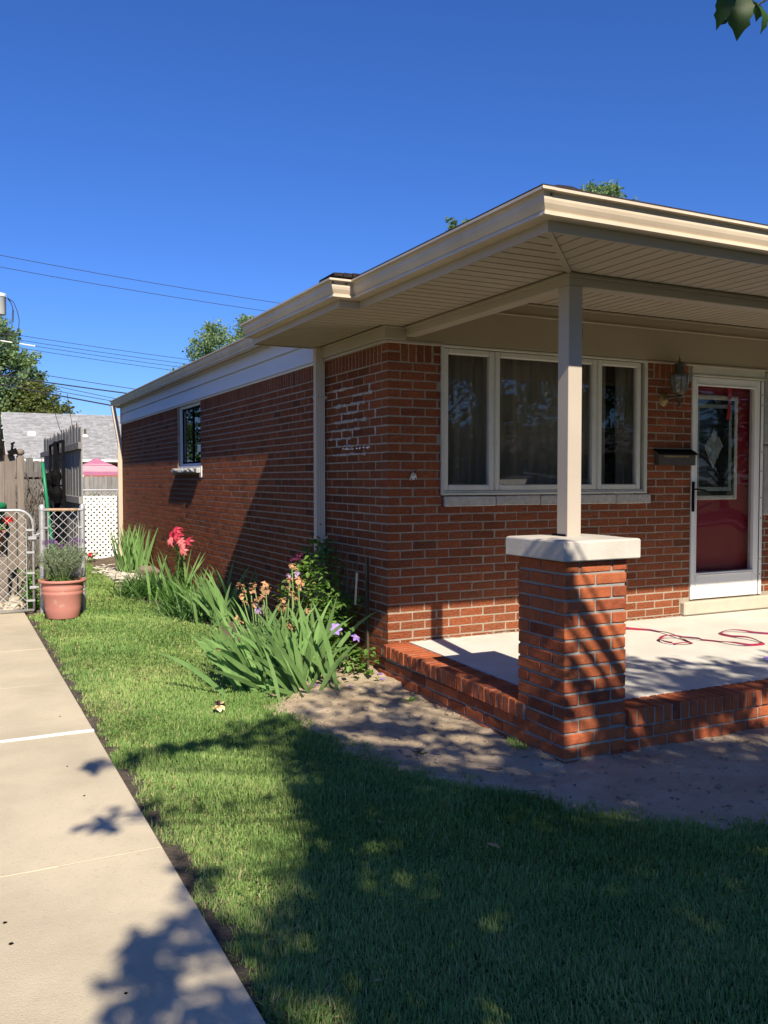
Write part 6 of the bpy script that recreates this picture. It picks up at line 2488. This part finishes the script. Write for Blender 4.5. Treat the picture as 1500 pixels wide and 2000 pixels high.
for k in range(3):
    for i in range(n):
        j = (i + 1) % n
        fs.append((k * n + i, k * n + j, (k + 1) * n + j, (k + 1) * n + i))
mb.add(vs, fs)
mb.build('body', M['carpaint'], car)
for y, s_ in ((.93, 1), (-.93, -1)):
    for pl in ([(-1.12, 1.10), (-.70, 1.56), (-.02, 1.60), (-.02, 1.10)], [(.04, 1.10), (.04, 1.60), (.95, 1.60), (.95, 1.10)], [(1.02, 1.10), (1.02, 1.59), (1.80, 1.57), (2.0, 1.12)]):
        mb = MB()
        mb.add([(cx + p[0], cy + y * (1 - .16 * (p[1] - 1.05)) + .012 * s_, cz + p[1]) for p in pl], [(0, 1, 2, 3)])
        mb.build('side_window', M['carglass'], car)
    for x in (-1.45, 1.42):
        mb = MB()
        n = 20
        vs, fs = [], []
        for j, (r_, o) in enumerate(((.36, -.11), (.37, -.06), (.37, .06), (.34, .10), (.24, .105))):
            for k in range(n):
                a = 6.283 * k / n
                vs.append((cx + x + r_ * math.cos(a), cy + s_ * (.84 + o), cz + .37 + r_ * math.sin(a)))
        fs = [(j * n + k, j * n + (k + 1) % n, (j + 1) * n + (k + 1) % n, (j + 1) * n + k) for j in range(4) for k in range(n)]
        mb.add(vs, fs)
        wh = mb.build('wheel', M['tyre'], car)
        mb = MB()
        mb.add([(cx + x + .24 * math.cos(6.283 * k / n), cy + s_ * .945, cz + .37 + .24 * math.sin(6.283 * k / n)) for k in range(n)], [tuple(range(n))])
        mb.build('rim', M['chrome'], wh)
mb = MB()
mb.box((cx - 2.3, cy + .925, cz + .98), (cx + 2.25, cy + .94, cz + 1.01)).box((cx - 1.1, cy + .86, cz + 1.74), (cx + 1.7, cy + .90, cz + 1.77))
mb.build('trim', M['chrome'], car)
# unseen house added to darken the side window's reflection and hold back low skylight
sh = thing('added_side_house', 'unseen brick house added to darken the side window reflection', 'house', (-9, 4, -.36))
mb = MB()
mb.box((-16, -1.0, -.4), (-7.2, 12.0, 2.7))
mb.build('wall', M['far_brick'], sh)
mb = MB()
mb.prism([(-16.6, 2.7), (-11.6, 4.6), (-6.7, 2.7)], 'y', -1.6, 12.6)
mb.build('roof', M['shingle_old'], sh)
for y in (1.5, 6.5):
    mb = MB()
    mb.box((-7.199, y, .9), (-7.13, y + 1.2, 2.1))
    mb.build('window', M['white'], sh)

# ------------------------------------------------------------------ the shade tree on the front lawn, out of frame behind the camera
SHADE = [(-1.40, -1.35), (-1.05, -1.08), (-.5, -1.10), (-.1, -1.5), (.15, -1.85), (.6, -1.8), (.95, -1.45), (1.7, -1.42), (3.2, -1.75), (5.2, -2.6), (5.2, -8.5), (-1.6, -8.0), (-2.2, -5.2), (-2.45, -3.8), (-2.0, -3.35), (-1.80, -2.95),
         (-1.50, -2.40), (-1.42, -1.9)]
rgt = np.random.default_rng(23)
rt = random.Random(23)
tree = thing('shade_tree', 'broad leafy street tree whose crown shades the lawn, its twig tips hanging into view', 'tree', (1.6, -11.0, -.36))
TB = V((1.6, -11.0, -.36))
SX, SY = SUN.x / SUN.z, SUN.y / SUN.z
def crown_point(gx_, gy_, h0=3.4, h1=7.5):
    """a spot in the crown on the sun's line to a ground spot, out of the camera's view"""
    for _ in range(14):
        h = rt.uniform(h0, h1)
        p = V((gx_ + SX * h, gy_ + SY * h, GZ + h))
        q = pix(p)
        if q is None or not (-260 < q[0] < 1760 and -200 < q[1] < 2200):
            return p
        h0 = h0 + .3
        h1 = max(h1, h0 + .5)
    return None
clumps = []
n_in = 0
while n_in < 1250:
    x, y = rt.uniform(-2.6, 5.2), rt.uniform(-8.5, -.95)
    if not bool(in_poly(np.array([x]), np.array([y]), SHADE)[0]):
        continue
    p = crown_point(x, y)
    if p is not None:
        clumps.append((p, rt.uniform(.16, .30), int(rt.uniform(60, 110))))
    n_in += 1
for _ in range(700):
    x, y = rt.uniform(-2.2, 6.5), rt.uniform(-9.5, -2.6)
    if bool(in_poly(np.array([x]), np.array([y]), SHADE + [])[0]) and (y < -3.2 or x > -1.0):
        p = crown_point(x, y, 6.5, 11.5)
        if p is not None:
            clumps.append((p, rt.uniform(.22, .40), int(rt.uniform(55, 95))))
n_core = len(clumps)
edge = [  # thin sprays at the border of the shade: ground spot, radius, leaves
    (-1.55, -1.05, .13, 50), (-1.75, -1.02, .10, 34), (-1.95, -1.03, .09, 26), (-2.15, -1.08, .08, 20), (-2.40, -1.15, .06, 18), (-2.30, -1.12, .05, 8), (-1.35, -.92, .13, 40), (-1.2, -.80, .10, 24),
    (-1.85, -1.95, .13, 34), (-2.05, -1.93, .10, 28), (-2.25, -1.95, .09, 24), (-2.44, -2.02, .07, 22), 
    (-2.30, -3.12, .12, 50), (-2.45, -3.20, .12, 50), (-2.54, -3.36, .10, 46), (-2.58, -3.60, .10, 40), (-2.42, -3.5, .10, 26), (-2.15, -2.65, .08, 14), (-2.2, -2.75, .07, 10),
    (-.45, -.18, .09, 22), (-.25, -.25, .10, 24), (-.62, -.28, .09, 20), (-.1, -.42, .11, 28), (-.9, -.62, .12, 30), (-.6, -.66, .13, 36), (-.30, -.58, .12, 34), (-.05, -.75, .10, 26), (-.35, -.85, .14, 44),
    (.1, -.90, .07, 24), (.14, -1.12, .09, 36), (.05, -.72, .05, 12), (.12, -.62, .045, 9),
    (.75, -1.05, .10, 24), (1.1, -1.0, .10, 20), (1.38, -.92, .09, 22), (1.5, -1.06, .10, 24), (1.66, -1.12, .10, 22), (1.30, -1.10, .09, 24), (1.9, -1.3, .12, 30), (2.3, -1.5, .12, 30), (1.05, -1.22, .12, 34)]
for x, y, r_, n_ in edge:
    p = crown_point(x, y, 3.6, 5.2)
    if p is not None:
        clumps.append((p, r_ * 1.15, n_))
C_pts, val = [], []
for p, r_, n_ in clumps:
    q = rgt.normal(0, .5, (n_, 3)) * r_
    C_pts.append(np.array(p)[None] + q)
    val.append(np.full(n_, rt.uniform(.2, .8)))
C_pts = np.concatenate(C_pts)
val = np.concatenate(val)
# gaps in the foliage: seen along the sun's rays they let the patches of sunlight through
hh_ = C_pts[:, 2] - GZ
gxs, gys = C_pts[:, 0] - SX * hh_, C_pts[:, 1] - SY * hh_
gone = np.zeros(len(C_pts), bool)
for hx, hy, ha, hb in ((-.49, -1.53, .13, .08), (-.45, -1.98, .12, .08), (-.70, -1.42, .09, .06), (-.62, -1.88, .10, .06), (-.28, -1.60, .07, .05), (-.24, -2.86, .26, .10), (.02, -2.80, .12, .06), (-.30, -2.98, .14, .06),
                       (1.13, -2.22, .16, .09), (1.64, -2.09, .20, .08), (1.45, -2.45, .22, .07), (.12, -2.02, .06, .10), (.9, -1.75, .10, .07), (.55, -1.95, .06, .10), (-.85, -1.25, .12, .06), (-.2, -1.28, .10, .06),
                       (-.05, -3.55, .18, .07), (.15, -3.75, .14, .06), (-.35, -3.70, .10, .05), (-1.35, -3.5, .07, .04), (-1.45, -2.75, .10, .08), (-1.28, -2.35, .10, .06), (-.9, -3.95, .12, .05), (-2.1, -3.72, .10, .10)):
    k_ = .065 if hy > -2.6 and hx > -.95 else .012
    ha, hb = ha + k_, hb + k_
    gone |= (((gxs - hx) / ha) ** 2 + ((gys - hy) / hb) ** 2 < rgt.uniform(.6, 1.3, len(C_pts))) & (rgt.random(len(C_pts)) < .97)
lit = in_poly(gxs, gys, [(-2.22, -1.28), (-1.62, -1.20), (-1.45, -1.45), (-1.50, -1.85), (-1.56, -2.2), (-1.72, -2.55), (-2.1, -2.62), (-2.25, -2.2), (-2.1, -1.75)])
gone |= lit & (rgt.random(len(C_pts)) < .88)
pl_ = in_poly(gxs, gys, [(.20, -1.80), (.52, -1.80), (.66, -.85), (.30, -.85)])
gone |= pl_ & (rgt.random(len(C_pts)) < .86)
soil_gap = in_poly(gxs, gys, [(-1.05, -.55), (-.05, -.75), (-.05, -2.3), (-.45, -2.6), (-.95, -1.55)])
gone |= soil_gap & (rgt.random(len(C_pts)) < .35)
C_pts, val = C_pts[~gone], val[~gone]
leaf_object('crown', C_pts, .105, M['leaf'], tree, 51, up=-.2, rndv=val)
mb = MB()
mb.tube([TB - V((0, 0, .3)), TB + V((.02, .05, .4)), TB + V((-.05, .1, 1.6)), TB + V((-.1, .1, 2.8))], [.34, .26, .23, .22], 14)
mb.build('trunk', M['bark'], tree, smooth=True)
fork = TB + V((-.1, .1, 2.7))
lb = MB()
arms = []
for k in range(9):
    a = k * .7 + .2
    e = fork + V((math.cos(a) * 1.5, math.sin(a) * 1.3 + .5, 1.7 + .5 * (k % 3)))
    arms.append(e)
    lb.tube([fork, fork.lerp(e, .5) + V((0, 0, .25)), e], [.13, .09, .055], 8)
for i, (p, r_, n_) in enumerate(clumps):
    if i % 10 == 0 or i >= n_core:
        e = min(arms, key=lambda q: (q - p).length)
        m_ = e.lerp(p, .55) + V((0, 0, .25))
        bad = False
        for w in (e, m_, p, e.lerp(m_, .5), m_.lerp(p, .5)):
            q = pix(w)
            if q is not None and -60 < q[0] < 1560 and -60 < q[1] < 2060:
                bad = True
        if not bad:
            lb.tube([e, m_, p], [.035, .018, .006], 5, cap=False)
# the twig that reaches into the top right corner of the picture
HB = V((-1.32, -4.50, 2.405))
lb.tube([arms[2], V((1.0, -8.2, 4.4)), V((-.6, -5.6, 3.0)), HB + V((.25, -.35, .17)), HB], [.05, .03, .012, .005, .002], 6)
lb.build('limbs', M['bark'], tree)
def hang_leaf(tip, top, w, seed, turn):
    rg = random.Random(seed)
    tip, top = V(tip), V(top)
    d = tip - top
    L = d.length
    s = V((math.cos(turn), math.sin(turn), 0))
    nrm = d.normalized().cross(s)
    vs, fs = [], []
    n = 12
    for i in range(n + 1):
        t = i / n
        ww = w * (math.sin(math.pi * min(1, t * 1.02) ** .75) ** .9 if t < .72 else max(.0, (1 - t) / .28) ** 1.25 * .83)
        saw = 1 + (.10 if i % 2 else -.04)
        c = top + d * t + nrm * .018 * math.sin(t * 3)
        vs += [c - s * ww * saw + nrm * ww * .25, c, c + s * ww * saw * .9 + nrm * ww * .3]
    for i in range(n):
        a = i * 3
        fs += [(a, a + 1, a + 4, a + 3), (a + 1, a + 2, a + 5, a + 4)]
    mb = MB()
    mb.add(vs, fs, .25)
    mb.tube([top, top.lerp(HB, .9)], .0011, 4)
    mb.build('leaf', M['leaf'], tree, smooth=True)
for tip, top, w, sd, tn in (((-.325, -3.50, 3.040), (-.275, -3.52, 3.23), .030, 1, -.45), ((-.213, -3.50, 3.023), (-.225, -3.49, 3.23), .044, 2, -.35), ((-.275, -3.45, 3.095), (-.225, -3.47, 3.18), .015, 3, .6),
                            ((-.085, -3.50, 3.078), (-.14, -3.52, 3.19), .024, 4, .3), ((-.05, -3.45, 3.16), (-.12, -3.46, 3.24), .03, 5, .1)):
    o_ = V((-3.0567, -6.0558, 1.286))
    hang_leaf(o_ + .6 * (V(tip) - o_), o_ + .6 * (V(top) - o_), w * .85, sd, tn)

ST = 'street trees across the front'
crown_tree('street_tree', 'street tree at the kerb right of the big shade tree', (8.6, -11.6, -.36), 8.5, 3.2, 2.3, 61, M['leaf'], .16, 170, 60, ST, .0, .2, .6)
crown_tree('street_tree', 'tree in front of the house across the street', (15.5, -26, -.36), 8.0, 3.4, 2.0, 62, M['leaf'], .24, 150, 46, ST, .1, .2, .7)
crown_tree('street_tree', 'second tree across the street farther right', (24, -27.5, -.36), 9.0, 3.6, 2.0, 63, M['leaf'], .24, 150, 46, ST, .1, .2, .7)
crown_tree('street_tree', 'tree across the street farthest to the left', (6.5, -27, -.36), 9.0, 3.6, 2.0, 64, M['leaf'], .24, 150, 46, ST, .1, .2, .7)

crown_tree('added_dark_tree', 'unseen dense dark tree added to darken the side window reflection', (-6.3, 27, -.36), 8.0, 2.9, .6, 66, M['leaf'], .22, 220, 60, None, .1, .2, .6)  # unseen tree added so the side window mirrors dark foliage, not sky

crown_tree('street_tree', 'tall dense tree across the street near its right end', (31, -25, -.36), 12.0, 5.0, 1.5, 67, M['leaf'], .30, 260, 60, ST, .1, .3, .8)
crown_tree('street_tree', 'tall dense tree across the street at the far right', (41, -27, -.36), 12.5, 5.5, 1.5, 68, M['leaf'], .30, 260, 60, ST, .1, .3, .8)
# twigs and torn leaves strewn over the bare soil
rg = random.Random(99)
mb = MB()
for k in range(120):
    x, y = rg.uniform(-1.05, 2.4), rg.uniform(-3.4, .1)
    if not bool(in_poly(np.array([x]), np.array([y]), SOIL)[0]) or (x > -.05 and y > -2.25):
        continue
    a, l_ = rg.uniform(0, 6.28), rg.uniform(.015, .06)
    z = sz(x, y)
    mb.tube([(x, y, z - .002), (x + l_ * .5 * math.cos(a), y + l_ * .5 * math.sin(a), z + rg.uniform(.001, .006)), (x + l_ * math.cos(a + .3), y + l_ * math.sin(a + .3), z)], rg.uniform(.0012, .0028), 4)
mb.build('soil_twigs', M['twig'], None, kind='stuff', label='small broken twigs strewn over the bare soil')
mb = MB()
for k in range(90):
    x, y = rg.uniform(-2.1, .2), rg.uniform(-4.3, 1.5)
    a, l_ = rg.uniform(0, 6.28), rg.uniform(.008, .02)
    c = V((x, y, -.262))
    d, s_ = V((math.cos(a), math.sin(a), rg.uniform(-.3, .3))) * l_, V((-math.sin(a), math.cos(a), rg.uniform(-.3, .3))) * l_ * .45
    mb.add([c - d, c + s_, c + d, c - s_ + V((0, 0, .004))], [(0, 1, 2, 3)], rg.random())
mb.build('lawn_litter', M['clem_dry'], None, kind='stuff', label='bits of dry leaf caught in the lawn')

mb = MB()
spots_ = [(rg.uniform(-2.2, .1), rg.uniform(-4.2, 3.0)) for _ in range(34)] + [(PATH_X + rg.uniform(.10, .32), rg.uniform(-4.0, 4.0)) for _ in range(22)]
for wx, wy in spots_:
    if not bool(in_poly(np.array([wx]), np.array([wy]), LAWN)[0]) or bool(in_poly(np.array([wx]), np.array([wy]), SOIL)[0]) or bool(in_poly(np.array([wx]), np.array([wy]), BED)[0]):
        continue
    for j in range(int(rg.uniform(8, 26))):
        c = V((wx + rg.gauss(0, .045), wy + rg.gauss(0, .045), -.268 + rg.uniform(0, .012)))
        for q in range(3):
            a = rg.uniform(0, 6.28)
            d, s_ = V((math.cos(a), math.sin(a), rg.uniform(-.1, .3))) * rg.uniform(.007, .013), V((-math.sin(a), math.cos(a), 0)) * .0055
            mb.add([c, c + d * .6 - s_, c + d, c + d * .6 + s_], [(0, 1, 2, 3)], rg.random())
mb.build('clover_weeds', M['clem'], None, kind='stuff', label='small patches of clover in the lawn')
